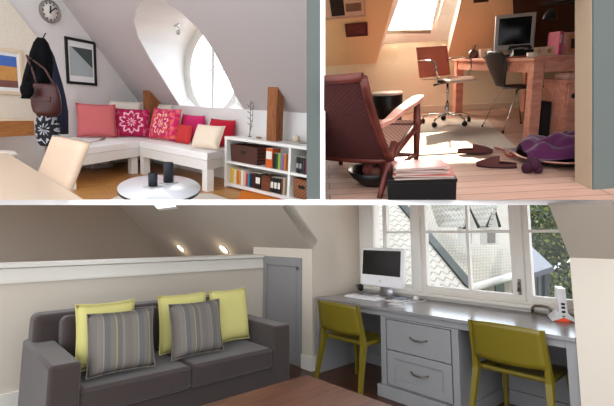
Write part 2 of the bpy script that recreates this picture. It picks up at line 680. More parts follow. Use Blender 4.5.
# half wall along the stair with its cap moulding
HU = -0.93
struct(MB().box(HU - 0.16, HU, -4.4, 0.0, 0, 1.0).build('wall_half', m_cream, frame=DK))
m = MB()
m.box(HU - 0.175, HU + 0.018, -4.4, 0.0, 1.0, 1.10).box(HU - 0.20, HU + 0.045, -4.4, 0.0, 1.105, 1.14, bev=0.006).box(HU, HU + 0.03, -4.4, -0.0, 0.985, 1.005)
struct(m.build('trim_1', m_trimw, frame=DK))
m = MB()
m.box(HU, HU + 0.02, -4.4, 0, 0, 0.14, bev=0.004)
struct(m.build('baseboard_half_wall', m_trimw, frame=DK))
m = MB()
m.box(-0.215, UL + 0.015, -0.02, 0, 0, 0.14, bev=0.004).box(UL, UL + 0.015, -0.02, 0.6, 0, 0.14, bev=0.004)
struct(m.build('baseboard_knee_wall', m_trimw, frame=DK))
struct(MB().box(UR, 8.5, -0.02, 0, 0, 0.14, bev=0.004).build('baseboard_right', m_trimw, frame=DK))

# window wall: solid below the sill and above the head, posts between three casements
wu = {k: DK.at(x, 232, v=VW).x for k, x in (('c0', 361), ('c1', 375.6), ('g1a', 385.6), ('g1b', 409.6), ('g2a', 424.5), ('mv', 466), ('g2b', 508.5), ('g3a', 528), ('g3b', 567))}
ZB, ZT, ZM = 0.865, 2.45, 1.40
m = MB()
m.box(UL, UR, VW, VW + 0.1, 0, ZB - 0.05).box(UL, UR, VW, VW + 0.1, ZT + 0.05, 2.9)
m.box(UL, wu['c1'] - 0.02, VW, VW + 0.1, ZB - 0.05, ZT + 0.05).box(wu['g3b'] + 0.06, UR, VW, VW + 0.1, ZB - 0.05, ZT + 0.05)
struct(m.build('wall_window', m_trimw, frame=DK))
m = MB()
m.box(wu['c0'], wu['c1'] - 0.02, VW - 0.025, VW, 0.76, ZT + 0.1, bev=0.006)
m.box(wu['g3b'] + 0.03, UR - 0.01, VW - 0.025, VW, 0.76, ZT + 0.1, bev=0.006)
m.box(wu['c0'], UR - 0.01, VW - 0.05, VW, 0.765, 0.80, bev=0.006)
struct(m.build('trim_2', m_trimw, frame=DK))
# the two wide posts between casements, grooved where two sashes meet
m = MB()
p0, p1 = wu['g1b'] + 0.045, wu['g2a'] - 0.045
m.box(p0, p1, VW - 0.02, VW + 0.1, ZB - 0.05, ZT + 0.05, bev=0.004)
p0, p1 = wu['g2b'] + 0.045, wu['g3a'] - 0.045
m.box(p0, p1, VW - 0.02, VW + 0.1, ZB - 0.05, ZT + 0.05, bev=0.004)
struct(m.build('trim_3', m_trimw, frame=DK))


def casement(n, a, b, bars):
    f = MB()
    w = 0.05
    y0, y1 = VW + 0.01, VW + 0.075
    f.box(a - w, a, y0, y1, ZB - w, ZT + w, bev=0.004).box(b, b + w, y0, y1, ZB - w, ZT + w, bev=0.004)
    f.box(a, b, y0, y1, ZB - w, ZB, bev=0.004).box(a, b, y0, y1, ZT, ZT + w, bev=0.004)
    o = struct(f.build('window_%d' % n, m_trimw, frame=DK))
    g = MB()
    g.box(a, b, y0 + 0.015, y1 - 0.01, ZM - 0.012, ZM + 0.012)
    for x in bars:
        g.box(x - 0.012, x + 0.012, y0 + 0.012, y1 - 0.01, ZB, ZT)
    g.build('glazing_bar', m_trimw, o)
    MB().face([(a, VW + 0.045, ZB), (b, VW + 0.045, ZB), (b, VW + 0.045, ZT), (a, VW + 0.045, ZT)]).build('pane', m_glass, o)
    return o


casement(1, wu['g1a'], wu['g1b'], [])
casement(2, wu['g2a'], wu['g2b'], [wu['mv']])
wo3 = casement(3, wu['g3a'], wu['g3b'], [])
lt = MB()
lu = DK.at(519, 280, v=VW - 0.03).x
lt.box(lu - 0.012, lu + 0.012, VW - 0.035, VW - 0.02, 0.87, 1.0, bev=0.004).tube([(lu, VW - 0.04, 0.975), (lu + 0.004, VW - 0.06, 0.95), (lu - 0.004, VW - 0.05, 0.90)], 0.008, 8)
lt.build('window_latch', m_brass, wo3)
# cupboard door in the knee wall
d1 = struct(MB().box(-0.915, -0.215, 0.0, 0.03, 0.0, 1.125).build('door_1', m_grey, frame=DK))
fr = MB()
fr.box(-0.905, -0.835, -0.012, 0.0, 0.02, 1.115, bev=0.003).box(-0.295, -0.225, -0.012, 0.0, 0.02, 1.115, bev=0.003)
fr.box(-0.835, -0.295, -0.012, 0.0, 1.03, 1.115, bev=0.003).box(-0.835, -0.295, -0.012, 0.0, 0.02, 0.13, bev=0.003)
fr.box(-0.82, -0.31, -0.004, 0.0, 0.145, 1.015, bev=0.003)
fr.build('door_panel', m_grey, d1)
kb = DK.at(297, 268, v=-0.03)
MB().lathe([(0.0, 0.03), (0.016, 0.026), (0.018, 0.018), (0.008, 0.008), (0.008, 0.0), (0.0, 0.0)], 14, T=TR(kb.x, -0.012, kb.z) @ RX(90)).build('door_knob', m_brass, d1)
# ------------------------------------------------------------------ shell of the white living room (room 1)
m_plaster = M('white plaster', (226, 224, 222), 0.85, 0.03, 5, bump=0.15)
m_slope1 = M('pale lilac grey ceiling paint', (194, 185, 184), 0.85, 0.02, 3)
m_warmp = M('rough plaster with painted warm light', (232, 224, 208), 0.9, 0.05, 30, bump=0.5)
m_white1 = M('white lacquer', (244, 242, 238), 0.35, 0.01, 5)
m_ofloor = planks('honey oak floor', (206, 148, 84), (186, 128, 66), (120, 74, 34), 0.10, 1.8, radians(-42), 0.35)
m_beam = wood('reddish timber beam', (122, 70, 38), (164, 102, 60), 0.6, (12, 12, 1.5), 3.0)
C0 = R1.at(139.5, 173.7, Z=0)
CE = R1.at(207, 192, Z=0)
KB = Fr(R1, C0.x, C0.y, degrees(atan2(CE.y - C0.y, CE.x - C0.x)))   # u along the bench front, v toward the window
BL = (CE - C0).length
KV = 0.86                              # the low wall under the window
GAZ = radians(20)                      # the gable wall's heading
G0 = Vector((C0.x - 1.14, C0.y + 0.28, 0))
gyaw = 90 - degrees(GAZ)
GB = Fr(R1, G0.x, G0.y, gyaw)          # u along the gable (away), v to the left of it = outward
KT = 1.13                              # top of the low wall
# corner of the two walls
A = KB.o + KB.Y * KV
dg, dk = Vector((sin(GAZ), cos(GAZ), 0)), KB.X
den = dg.x * (-dk.y) + dg.y * dk.x
tt = ((A.x - G0.x) * (-dk.y) + (A.y - G0.y) * dk.x) / den
CR = G0 + dg * tt
cu = KB.loc(CR).x
# roof slope from the line where it meets the gable: it passes (62, 0)
gq = R1.at(62, 0, plane=(G0, Vector((cos(GAZ), -sin(GAZ), 0))))
gk = KB.loc(gq)
T1 = (gq.z - KT) / (KV - gk.y)
s1 = lambda v: KT + T1 * (KV - v)
up1 = Vector((0, T1, 1)).normalized()
SP = ((0, KV, KT), (0, T1, 1))
struct(MB().slab([(-7, 12, 0), (3, 12, 0), (3, 0.5, 0), (-7, 0.5, 0)], 0.12, direction=(0, 0, -1)).build('floor_living_room', m_ofloor, frame=F1))
struct(MB().box(-9, tt + 0.3, 0, 0.12, 0, 5).build('wall_gable_white', m_plaster, frame=GB))
struct(MB().box(cu, 7, KV, KV + 0.1, 0, KT).build('wall_knee_white', m_plaster, frame=KB))
# warm light on the rough gable plaster, put in as a raised cream sheet
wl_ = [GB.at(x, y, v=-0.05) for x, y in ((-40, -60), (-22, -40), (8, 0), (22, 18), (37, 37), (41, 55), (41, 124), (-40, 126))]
struct(MB().slab([(p.x, p.y, p.z) for p in wl_], 0.045, direction=(0, 1, 0)).build('wall_gable_warm_light', m_warmp, frame=GB))

# sloped ceiling with the scooped opening of the round window
oline = [(178, 104), (170, 91), (162.5, 79), (149.7, 59), (138.9, 39.4), (133.9, 21.7), (135.9, 9.9), (142.0, 1.0), (151, -3.5), (162, -1), (179.3, 10.8), (199, 29.6), (212.8, 49.3), (228.5, 79.8), (235, 95), (243.9, 109)]
op = [KB.at(x, y, plane=SP) for x, y in oline]
op[0] = Vector((op[0].x, KV, KT))
op[-1] = Vector((op[-1].x, KV, KT))
NV = -3.2
m = MB()
# fan the ceiling around the opening: left of it, above it and right of it
bmv = lambda p: (p.x, p.y, p.z)
L0, L1, R0_, R1_ = (cu - 1.5, KV, KT), (cu - 1.5, NV, s1(NV)), (7, KV, KT), (7, NV, s1(NV))
top = min(range(len(op)), key=lambda i: op[i].y)
left = [L0] + [bmv(p) for p in op[:top + 1]] + [(op[top].x, NV, s1(NV)), L1]
right = [(op[top].x, NV, s1(NV))] + [bmv(p) for p in op[top:]] + [R0_, R1_]
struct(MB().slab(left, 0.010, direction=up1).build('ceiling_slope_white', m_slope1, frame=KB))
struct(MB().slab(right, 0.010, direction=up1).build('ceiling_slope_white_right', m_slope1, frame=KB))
# round window set back behind the low wall
WVv = KV + 0.42
wc = KB.at(211.5, 70, v=WVv)
wr = abs(KB.at(207.5, 27, v=WVv).z - KB.at(207.5, 112, v=WVv).z) / 2
wr *= 1.10
wc.z = (KB.at(207.5, 27, v=WVv).z + KB.at(207.5, 112, v=WVv).z) / 2
N = 48
ring = lambda r, v: [Vector((wc.x + r * cos(2 * pi * k / N), v, wc.z + r * sin(2 * pi * k / N))) for k in range(N)]
# reveal: the opening's outline lofted to the window ring
cen = sum(op, Vector()) / len(op)
bot = [op[-1].lerp(op[0], k / 8) for k in range(1, 8)]
outl = op + [Vector((p.x, KV, KT)) for p in bot]


oo = []
for a, b in zip(outl, outl[1:] + outl[:1]):
    oo += [a.lerp(b, k / 5) for k in range(5)]
ox, oz = (min(p.x for p in oo) + max(p.x for p in oo)) / 2, (min(p.z for p in oo) + max(p.z for p in oo)) / 2
rb = []
for p in oo:
    a = atan2(p.z - oz, p.x - ox)
    rb.append(Vector((wc.x + wr * cos(a), WVv, wc.z + wr * sin(a))))
mid_ = [a.lerp(b, 0.55) for a, b in zip(oo, rb)]
struct(MB().loft([oo, mid_, rb]).build('wall_window_reveal', m_white1, frame=KB))
w6 = struct(MB().loft([ring(wr + 0.12, WVv - 0.02), ring(wr - 0.02, WVv - 0.03), ring(wr - 0.03, WVv + 0.0), ring(wr - 0.09, WVv + 0.0), ring(wr - 0.10, WVv + 0.06), ring(wr + 0.12, WVv + 0.06), ring(wr + 0.12, WVv - 0.02)]).build('window_6', m_white1, frame=KB))
MB().box(wc.x - 0.012, wc.x + 0.012, WVv + 0.01, WVv + 0.05, wc.z - wr + 0.09, wc.z + wr - 0.09).box(wc.x - wr + 0.09, wc.x + wr - 0.09, WVv + 0.012, WVv + 0.048, wc.z - 0.012, wc.z + 0.012).build('glazing_bar', m_white1, w6)
g = MB()
g.face(ring(wr - 0.09, WVv + 0.03))
g.build('pane', m_glass, w6)
# ------------------------------------------------------------------ shell of the study (room 2)
m_tan = M('warm tan wall paint', (240, 208, 164), 0.8, 0.03, 4)
m_pale = M('pale cream wall paint', (236, 224, 196), 0.8, 0.02, 4)
m_pine = planks('worn pine floor', (190, 150, 132), (172, 134, 116), (120, 88, 74), 0.13, 3.2, radians(2), 0.5)
m_skirt = M('cream skirting paint', (216, 196, 172), 0.6, 0.02, 4)
m_white2 = M('white reveal paint', (246, 244, 238), 0.6, 0.01, 5)
m_darkwood = M('dark stained wood', (44, 26, 20), 0.6, 0.15, 8)
BW = Fr(R2, 2.0, 6.15, -10.0)        # along the back wall: u right, v into the roof space
KZ = BW.at(340, 65.5, v=0).z         # top of the low back wall
a_ = BW.at(376, 65, v=0)
b_ = BW.at(450, 45, v=0)
SA, SB = a_.x, BW.at(449, 60, v=0).x  # the skylight recess, left and right
T2 = 1.0
sz2 = lambda v: KZ - T2 * v
up2 = Vector((0, T2, 1)).normalized()
struct(MB().slab([(-1.2, 7.5, 0), (5.5, 7.5, 0), (5.5, 0.5, 0), (-1.2, 0.5, 0)], 0.12, direction=(0, 0, -1)).build('floor_study', m_pine, frame=F2))
struct(MB().box(-6, 4, 0, 0.1, 0, KZ).build('wall_back_study', m_pale, frame=BW))
# the slope, cut open for the skylight along two splayed edges
T2 = 1.0
VT = -2.2
P2 = ((0, 0, KZ), (0, T2, 1))
eL0, eL1 = BW.at(376, 66, v=0), BW.at(394, 0, plane=P2)
eR0, eR1 = BW.at(447, 57, v=0), BW.at(461, 0, plane=P2)
ext = lambda a, b: a + (b - a) * ((VT - a.y) / (b.y - a.y))
eL2, eR2 = ext(eL0, eL1), ext(eR0, eR1)
eL0.z = eR0.z = KZ
tp = lambda p: (p.x, p.y, p.z)
m = MB()
m.slab([(-6, VT, sz2(VT)), tp(eL2), tp(eL0), (-6, 0, KZ)], 0.1, direction=up2)
struct(m.build('ceiling_slope_study', m_tan, frame=BW))
m = MB()
m.slab([tp(eR2), (4, VT, sz2(VT)), (4, 0, KZ), tp(eR0)], 0.1, direction=up2)
struct(m.build('ceiling_slope_study_right', m_tan, frame=BW))
# outer roof plane with the window, and the reveals between
zr = BW.at(415, 42, v=0).z
zo = lambda v: zr - T2 * v
PO = ((0, 0, zr), (0, T2, 1))
wL0, wR0 = BW.at(377, 31.5, plane=PO), BW.at(434, 30.5, plane=PO)
wL1, wR1 = BW.at(392, -6, plane=PO), BW.at(441.5, 0, plane=PO)
TOPV = BW.at(415, -5, plane=PO).y
eto = lambda a, b: a + (b - a) * ((TOPV - a.y) / (b.y - a.y))
wL2, wR2 = eto(wL0, wL1), eto(wR0, wR1)
wL3, wR3 = ext(wL0, wL1), ext(wR0, wR1)
oL0, oR0 = Vector((eL0.x, 0, zr)), Vector((eR0.x, 0, zr))
m = MB()
m.face([tp(eR0), tp(oR0), tp(wR0), tp(wR3), tp(eR2)])
m.face([tp(eL0), tp(oL0), tp(wL0), tp(wL3), tp(eL2)])
struct(m.build('wall_recess_sides', m_white2, frame=BW))
struct(MB().box(eL0.x - 0.2, eR0.x + 0.05, 0, 0.1, KZ, zr).build('wall_recess_back', m_pale, frame=BW))
m = MB()
m.slab([tp(oL0), tp(oR0), tp(wR0), tp(wL0)], 0.06, direction=up2)
dx = Vector((0.05, 0, 0))
dz = Vector((0, 0, 0.04))
m.slab([tp(wR0 - dx), tp(wR0), tp(wR2), tp(wR2 - dx)], 0.06, direction=up2)
m.slab([tp(wL0), tp(wL0 + dx), tp(wL2 + dx), tp(wL2)], 0.06, direction=up2)
m.slab([tp(wL2), tp(wR2), tp(wR3), tp(wL3)], 0.06, direction=up2)  # closes the opening out of view, added to limit the sun patch
w5 = struct(m.build('window_5', m_white2, frame=BW))
n5 = (wR1 - wR0).normalized()
MB().slab([tp(wL0 + dx - up2 * 0.05), tp(wR0 - dx - up2 * 0.05), tp(wR0 - dx + n5 * 0.06 - up2 * 0.05), tp(wL0 + dx + n5 * 0.06 - up2 * 0.05)], 0.03, direction=up2).build('sash_rail', M('grey sash rail', (150, 140, 126), 0.5), w5)
MB().face([tp(wL0 + dz), tp(wR0 + dz), tp(wR2 + dz), tp(wL2 + dz)]).build('pane', m_glass, w5)
struct(MB().box(-6, 4, -0.02, 0, 0, 0.09, bev=0.005).build('baseboard_back_study', m_skirt, frame=BW))
# side wall beyond the desk
struct(MB().box(3.45, 3.55, 1.0, 6.3, 0, 4.0).build('wall_right_study', m_tan, frame=F2))
struct(MB().box(3.43, 3.45, 1.0, 6.0, 0, 0.09, bev=0.005).build('baseboard_right_study', m_skirt, frame=F2))
# shade on the slope at right, put in as a dark brown sheet
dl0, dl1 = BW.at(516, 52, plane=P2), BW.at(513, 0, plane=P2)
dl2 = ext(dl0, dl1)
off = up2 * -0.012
struct(MB().slab([tp(Vector((dl0.x, -0.01, sz2(-0.01))) + off), tp(dl2 + off), tp(Vector((3.9, VT, sz2(VT))) + off), tp(Vector((3.9, -0.01, sz2(-0.01))) + off)], 0.010, direction=up2).build('wall_shade_sheet', M('dark brown painted shade', (80, 54, 38), 0.7, 0.2, 6), frame=BW))
# ================================================================== ROOM 3: the office with the built-in desk
m_olive = M('olive yellow plastic', (114, 100, 26), 0.35, 0.03, 12, spec=0.45)
m_sofa = M('charcoal velvet', (58, 47, 45), 0.9, 0.16, 5, bump=0.15, sheen=0.3)
m_ctable = wood('walnut table top', (76, 42, 25), (108, 66, 42), 0.4, (12, 1.2, 12), 3.0)
m_yellow = M('yellow cotton', (206, 199, 126), 0.9, 0.05, 10)
m_stripe = stripes('grey striped cotton', [(0.0, (108, 102, 96)), (0.22, (116, 110, 104)), (0.38, (138, 132, 114)), (0.41, (98, 95, 96)), (0.58, (112, 106, 100)), (0.74, (148, 142, 104)), (0.77, (102, 97, 94)), (0.92, (122, 116, 108))], 'X', 0.21)
m_imac = M('glossy white plastic', (243, 243, 245), 0.2, 0.01, 10)
m_alu = M('brushed aluminium', (190, 190, 192), 0.35, 0.03, 30, metal=0.9)
m_screen = M('dark screen', (20, 18, 18), 0.25, 0.02, 10)
m_logo = M('pale grey logo', (205, 206, 210), 0.3, 0.01, 10)
m_rug3 = M('dark charcoal rug', (44, 44, 44), 0.95, 0.2, 60, bump=0.4)
m_rugedge = M('olive rug binding', (110, 104, 60), 0.95, 0.1, 40)

# ---- the built-in desk: worktop, apron, end panels and back panels; the drawer cabinet is a unit of its own
t = thing('built_in_desk', 'long grey built-in desk with a glossy worktop under the three windows', 'desk', DK, (0, 0, 0))
DU = UR - 0.003
MB().box(0, DU, -0.015, VW - 0.03, 0.715, 0.74, bev=0.003).build('worktop', m_greytop, t)
MB().box(0.02, DU, 0.012, 0.035, 0.665, 0.712).box(0.0, 0.02, 0.0, 0.02, 0.68, 0.715).build('apron', m_grey, t)
MB().box(0, 0.03, 0.01, VW - 0.04, 0, 0.713, bev=0.002).build('end_panel', m_grey, t)
MB().box(DU - 0.06, DU, 0.01, VW - 0.04, 0, 0.713, bev=0.002).build('end_panel', m_grey, t)
MB().box(0.035, 0.78, VW - 0.08, VW - 0.05, 0.0, 0.70).box(0.035, 0.78, VW - 0.1, VW - 0.08, 0, 0.11).build('back_panel', m_grey, t)
MB().box(1.60, DU - 0.065, VW - 0.08, VW - 0.05, 0.0, 0.70).box(1.60, DU - 0.065, VW - 0.1, VW - 0.08, 0, 0.11).build('back_panel', m_grey, t)

t = thing('drawer_cabinet', 'grey cabinet of two drawers in the middle under the long desk', 'cabinet', DK, (0, 0, 0))
c0, c1 = 0.82, 1.55
MB().box(c0, c1, 0.03, VW - 0.06, 0.10, 0.662).box(c0, c0 + 0.055, 0.005, 0.03, 0.10, 0.662, bev=0.002).box(c1 - 0.055, c1, 0.005, 0.03, 0.10, 0.662, bev=0.002).box(c0 + 0.055, c1 - 0.055, 0.005, 0.03, 0.652, 0.662).build('body', m_grey, t)
MB().box(c0 - 0.03, c1 + 0.03, -0.02, VW - 0.07, 0.0, 0.10, bev=0.004).build('plinth', m_grey, t)
for z0, z1, panel in ((0.40, 0.645, 0), (0.115, 0.392, 1)):
    b = MB()
    x0, x1 = c0 + 0.065, c1 - 0.065
    if panel:
        b.box(x0, x1, 0.016, 0.03, z0, z1)
        b.box(x0, x0 + 0.07, 0.004, 0.02, z0, z1, bev=0.003).box(x1 - 0.07, x1, 0.004, 0.02, z0, z1, bev=0.003)
        b.box(x0 + 0.07, x1 - 0.07, 0.004, 0.02, z0, z0 + 0.06, bev=0.003).box(x0 + 0.07, x1 - 0.07, 0.004, 0.02, z1 - 0.06, z1, bev=0.003)
    else:
        b.box(x0, x1, 0.004, 0.03, z0, z1, bev=0.003)
    d = b.build('drawer', m_grey, t)
    cx, cz = (x0 + x1) / 2 + 0.02, (z0 + z1) / 2 + 0.01
    pts = [(cx + 0.075 * k / 5, 0.002 - 0.028 * (1 - (k / 5) ** 4), cz - 0.012 * (1 - (k / 5) ** 2)) for k in range(-5, 6)]
    h = MB().tube(pts, [0.004 + 0.003 * (1 - abs(k) / 5) for k in range(-5, 6)], 8)
    for sgn in (-1, 1):
        h.lathe([(0, 0), (0.009, 0), (0.009, 0.004), (0, 0.006)], 10, T=TR(cx + sgn * 0.075, 0.004, cz) @ RX(90))
    h.build('handle', m_brass, d)


# ---- the two olive chairs
def olive_chair(label, u, v, yaw=0):
    """Stacking chair of one moulded piece: local y points from the back to the seat front."""
    t = thing('plastic_chair', label, 'chair', DK, (u, v, 0), yaw, 'olive chairs at the long desk')
    w = 0.245
    sh = 0.445
    # seat: slightly dished, rounded front, with a rim
    def seat(a, b):
        x, y = (2 * a - 1), b
        return Vector((x * (w - 0.012 * y), 0.02 + 0.42 * y, sh - 0.012 * (1 - x * x) * sin(pi * min(1, y * 1.1)) - 0.012 * max(0, y - 0.85) / 0.15 * 0.8))
    s = MB().grid(seat, 12, 12)
    s.grid(lambda a, b: seat(a, b) - Vector((0, 0, 0.028)), 12, 12)
    rim = [seat(i / 12, 0) for i in range(13)] + [seat(1, j / 12) for j in range(1, 13)] + [seat(1 - i / 12, 1) for i in range(1, 13)] + [seat(0, 1 - j / 12) for j in range(1, 12)]
    s.loft([rim, [p - Vector((0, 0, 0.028)) for p in rim]])
    s.build('seat', m_olive, t)
    # back: one curved sheet between the posts, leaning out a little
    def back(a, b, off=0.0):
        x = 2 * a - 1
        z = 0.515 + 0.245 * b
        lean = -0.02 - 0.055 * (z - 0.44) / 0.32
        return Vector((x * (w - 0.012), lean - 0.022 * (1 - x * x) + off, z + 0.012 * (1 - x * x) * (2 * b - 1)))
    k = MB().grid(lambda a, b: back(a, b, 0.009), 14, 8).grid(lambda a, b: back(a, b, -0.009), 14, 8)
    e = [(i / 14, 0) for i in range(15)] + [(1, j / 8) for j in range(1, 9)] + [(1 - i / 14, 1) for i in range(1, 15)] + [(0, 1 - j / 8) for j in range(1, 8)]
    k.loft([[back(a, b, 0.009) for a, b in e], [back(a, b, -0.009) for a, b in e]])
    k.build('backrest', m_olive, t)
    for sx in (-1, 1):
        # the rear leg runs up into the post of the backrest
        rings = []
        for z, y, hw, hd in ((0.0, -0.10, 0.013, 0.014), (0.25, -0.045, 0.017, 0.019), (0.43, -0.005, 0.020, 0.026), (0.52, -0.02, 0.016, 0.018), (0.765, -0.075, 0.011, 0.012)):
            x = sx * (w - 0.004 + (0.03 * (1 - z / 0.43) if z < 0.43 else 0))
            rings.append([(x - hw, y - hd, z), (x + hw, y - hd, z), (x + hw, y + hd, z), (x - hw, y + hd, z)])
        MB().loft(rings, cap=True, smooth=False).build('leg', m_olive, t)
        rings = []
        for z, y, hw in ((0.0, 0.45, 0.012), (0.25, 0.43, 0.016), (0.42, 0.405, 0.020)):
            x = sx * (w - 0.022 + 0.02 * (1 - z / 0.42))
            rings.append([(x - hw, y - hw, z), (x + hw, y - hw, z), (x + hw, y + hw, z), (x - hw, y + hw, z)])
        MB().loft(rings, cap=True, smooth=False).build('leg', m_olive, t)
    return t


olive_chair('olive yellow plastic chair pushed under the desk below the computer', 0.525, -0.155)
olive_chair('olive yellow plastic chair at the desk end by the right wall', 1.925, 0.015)

# ---- computer and the things on the worktop
ZT3 = 0.74
p = DK.at(385, 293, Z=ZT3)
t = thing('computer', 'white all-in-one computer with a dark screen on the grey desk', 'computer', DK, (DK.at(381, 270, v=0.5).x, 0.50, ZT3 + 0.001), -4)
b = MB()
W, H_, zb = 0.57, 0.395, 0.10
tl = RX(-5)
b.box(-W / 2, W / 2, -0.03, 0.03, zb, zb + H_, T=tl, bev=0.016, seg=3)
b.build('case', m_imac, t)
MB().box(-W / 2 + 0.028, W / 2 - 0.028, -0.033, -0.029, zb + 0.115, zb + H_ - 0.028, T=tl).build('screen', m_screen, t)
g = MB()
lc = (0, zb + 0.055)
ap = [(0.013 * (1 + 0.12 * cos(2 * a)) * cos(a) * (0.80 if abs(a) < 0.5 else 1.0), 0.0135 * sin(a)) for a in [2 * pi * i / 24 - pi for i in range(24)]]
g.prism([(x, z) for x, z in ap], 0, 0.002, T=tl @ TR(lc[0], -0.0302, lc[1]) @ RX(90))
g.prism([(0.001, 0.014), (0.005, 0.016), (0.008, 0.022), (0.003, 0.020)], 0, 0.002, T=tl @ TR(lc[0], -0.0302, lc[1]) @ RX(90))
g.build('logo', m_logo, t)
ft = MB()
ft.loft([[(x, 0.06 + yy, 0.30) for x, yy in ((-0.07, 0), (0.07, 0), (0.07, 0.01), (-0.07, 0.01))], [(x, 0.075 + yy, 0.06) for x, yy in ((-0.085, 0), (0.085, 0), (0.085, 0.01), (-0.085, 0.01))],
         [(x, 0.05 + yy, 0.008) for x, yy in ((-0.09, 0), (0.09, 0), (0.09, 0.012), (-0.09, 0.012))]], cap=True)
ft.box(-0.09, 0.09, -0.11, 0.065, 0.0, 0.008, bev=0.003)
ft.build('stand', m_alu, t)

def kb_at(x0, y0, x1, y1):
    a, b = DK.at(x0, y0, Z=ZT3), DK.at(x1, y1, Z=ZT3)
    return (a + b) / 2, degrees(atan2(b.y - a.y, b.x - a.x)), (b - a).length


c, yw, ln = kb_at(352, 296.5, 378, 300.5)
t = thing('keyboard', 'white keyboard lying in front of the computer', 'keyboard', DK, (c.x + 0.0, c.y + 0.0, ZT3 + 0.001), yw)
MB().box(-0.21, 0.21, -0.075, 0.075, 0, 0.014, bev=0.004).build('tray', m_imac, t)
for r in range(4):
    k = MB()
    for i in range(15):
        x = -0.195 + i * 0.026
        k.box(x, x + 0.022, -0.065 + r * 0.033, -0.065 + r * 0.033 + 0.027, 0.014, 0.021, bev=0.002, seg=1)
    tag(k.build('key_row', M('key white', (235, 235, 236), 0.5), t), None, None)
c = DK.at(416, 299.5, Z=ZT3)
t = thing('computer_mouse', 'white computer mouse on the desk right of the papers', 'mouse', DK, (c.x, c.y, ZT3 + 0.001), 30)
MB().lathe([(0, 0), (0.95, 0), (1.0, 0.25), (0.9, 0.6), (0.6, 0.9), (0, 1.0)], 20, T=Matrix.Diagonal((0.032, 0.056, 0.034, 1))).build('shell', m_imac, t)
MB().ball((0, 0.025, 0.031), 0.005).build('scroll_ball', m_logo, t)
# headphones left of the computer
c = DK.at(358.5, 290.5, Z=ZT3)
t = thing('headphones', 'black headphones lying left of the white computer', 'headphones', DK, (c.x + 0.02, c.y - 0.08, ZT3 + 0.004), 15)
hp = MB().tube([(0.075 * cos(a), 0.01 + 0.05 * sin(a), 0.045 + 0.012 * sin(a)) for a in [radians(d) for d in range(-20, 201, 20)]], 0.008, 8)
hp.build('headband', m_black, t)
for sx in (-1, 1):
    MB().lathe([(0, -0.018), (0.036, -0.018), (0.042, 0), (0.036, 0.018), (0, 0.018)], 16, T=TR(sx * 0.07, 0, 0.045) @ RY(90)).build('ear_cup', m_black, t)
# papers and a pale blue card
for px, py, yw, col, lab, sz in ((394.5, 301.5, -18, (226, 228, 232), 'white paper sheet between the keyboard and the mouse', (0.16, 0.11)),
                                (396, 304.5, 10, (240, 240, 240), 'small white note nearest the mouse at the desk front', (0.13, 0.07)),
                                (401, 298.5, 25, (160, 170, 205), 'pale blue card behind the paper sheet', (0.11, 0.08))):
    c = DK.at(px, py, Z=ZT3)
    tag(MB().box(-sz[0] / 2, sz[0] / 2, -sz[1] / 2, sz[1] / 2, 0, 0.004).build('paper_sheet', M('paper %d' % px, col, 0.8), frame=DK, loc=TR(c.x, max(c.y, 0.06), ZT3 + 0.001) @ RZ(yw)), lab, 'paper')
# white cables
for pts, lab in (([(0.68, 0.36), (0.72, 0.32), (0.78, 0.36), (0.82, 0.45), (0.86, 0.40)], 'thin white cable looping in front of the computer'),
                 ([(0.88, 0.64), (0.93, 0.55), (0.90, 0.42), (0.86, 0.30), (0.92, 0.25)], 'thin white cable curling behind the mouse')):
    q2 = []
    for i in range(len(pts) - 1):
        for k in range(4):
            a, b = Vector(pts[i]), Vector(pts[i + 1])
            q2.append(a.lerp(b, k / 4))
    tag(MB().tube([(a.x, a.y, ZT3 + 0.0105 + 0.003 * sin(2 * n)) for n, a in enumerate(q2)], 0.003, 6).build('cable', m_imac, frame=DK), lab, 'cable')
# tape dispenser / handle shaped holder on the sill
c = DK.at(541, 303, Z=ZT3)
t = thing('arched_holder', 'bronze arched holder on the desk before the right window', 'holder', DK, (DK.at(541, 302, v=0.665).x, 0.665, ZT3 + 0.001), -3)
MB().box(-0.075, 0.075, -0.02, 0.02, 0, 0.012, bev=0.004).build('base', m_brass, t)
MB().tube([(-0.07, 0, 0.01), (-0.068, 0, 0.045), (-0.05, 0, 0.062), (0.0, 0, 0.067), (0.05, 0, 0.062), (0.068, 0, 0.045), (0.07, 0, 0.01)], 0.011, 8).build('arch', m_brass, t)
# router: white slab on a splayed foot with orange light below
c = DK.at(563, 312, Z=ZT3)
t = thing('router', 'white upright router with an orange glow under its foot', 'router', DK, (DK.at(561.5, 312, v=0.56).x, 0.56, ZT3 + 0.001), 25)
MB().loft([[(x, y, 0.045) for x, y in ((-0.028, -0.1), (0.028, -0.1), (0.028, 0.1), (-0.028, 0.1))], [(x, y, 0.235) for x, y in ((-0.024, -0.085), (0.024, -0.085), (0.024, 0.09), (-0.024, 0.09))]], cap=True, smooth=False).build('body', m_imac, t)
for sx in (-1, 1):
    MB().loft([[(sx * x, y, z) for x, z in ((0.0, 0.06), (0.028, 0.075), (0.028, 0.045), (0.0, 0.035))] if False else [(sx * 0.0, y, 0.032), (sx * 0.028, y, 0.06), (sx * 0.085, y, 0.012), (sx * 0.075, y, 0.0)] for y in (-0.1, 0.1)], cap=True, smooth=False).build('foot', m_imac, t)
MB().prism([(-0.045, 0.001), (0.045, 0.001), (0.0, 0.03)], -0.085, 0.085, T=RX(90)).build('light_strip', emit_mat('orange light', (230, 84, 40), 0.12), t)
pm = MB()
for z in (0.065, 0.095, 0.12):
    pm.box(-0.011, 0.011, -0.106, -0.09, z, z + 0.014)
pm.build('port', m_black, t)

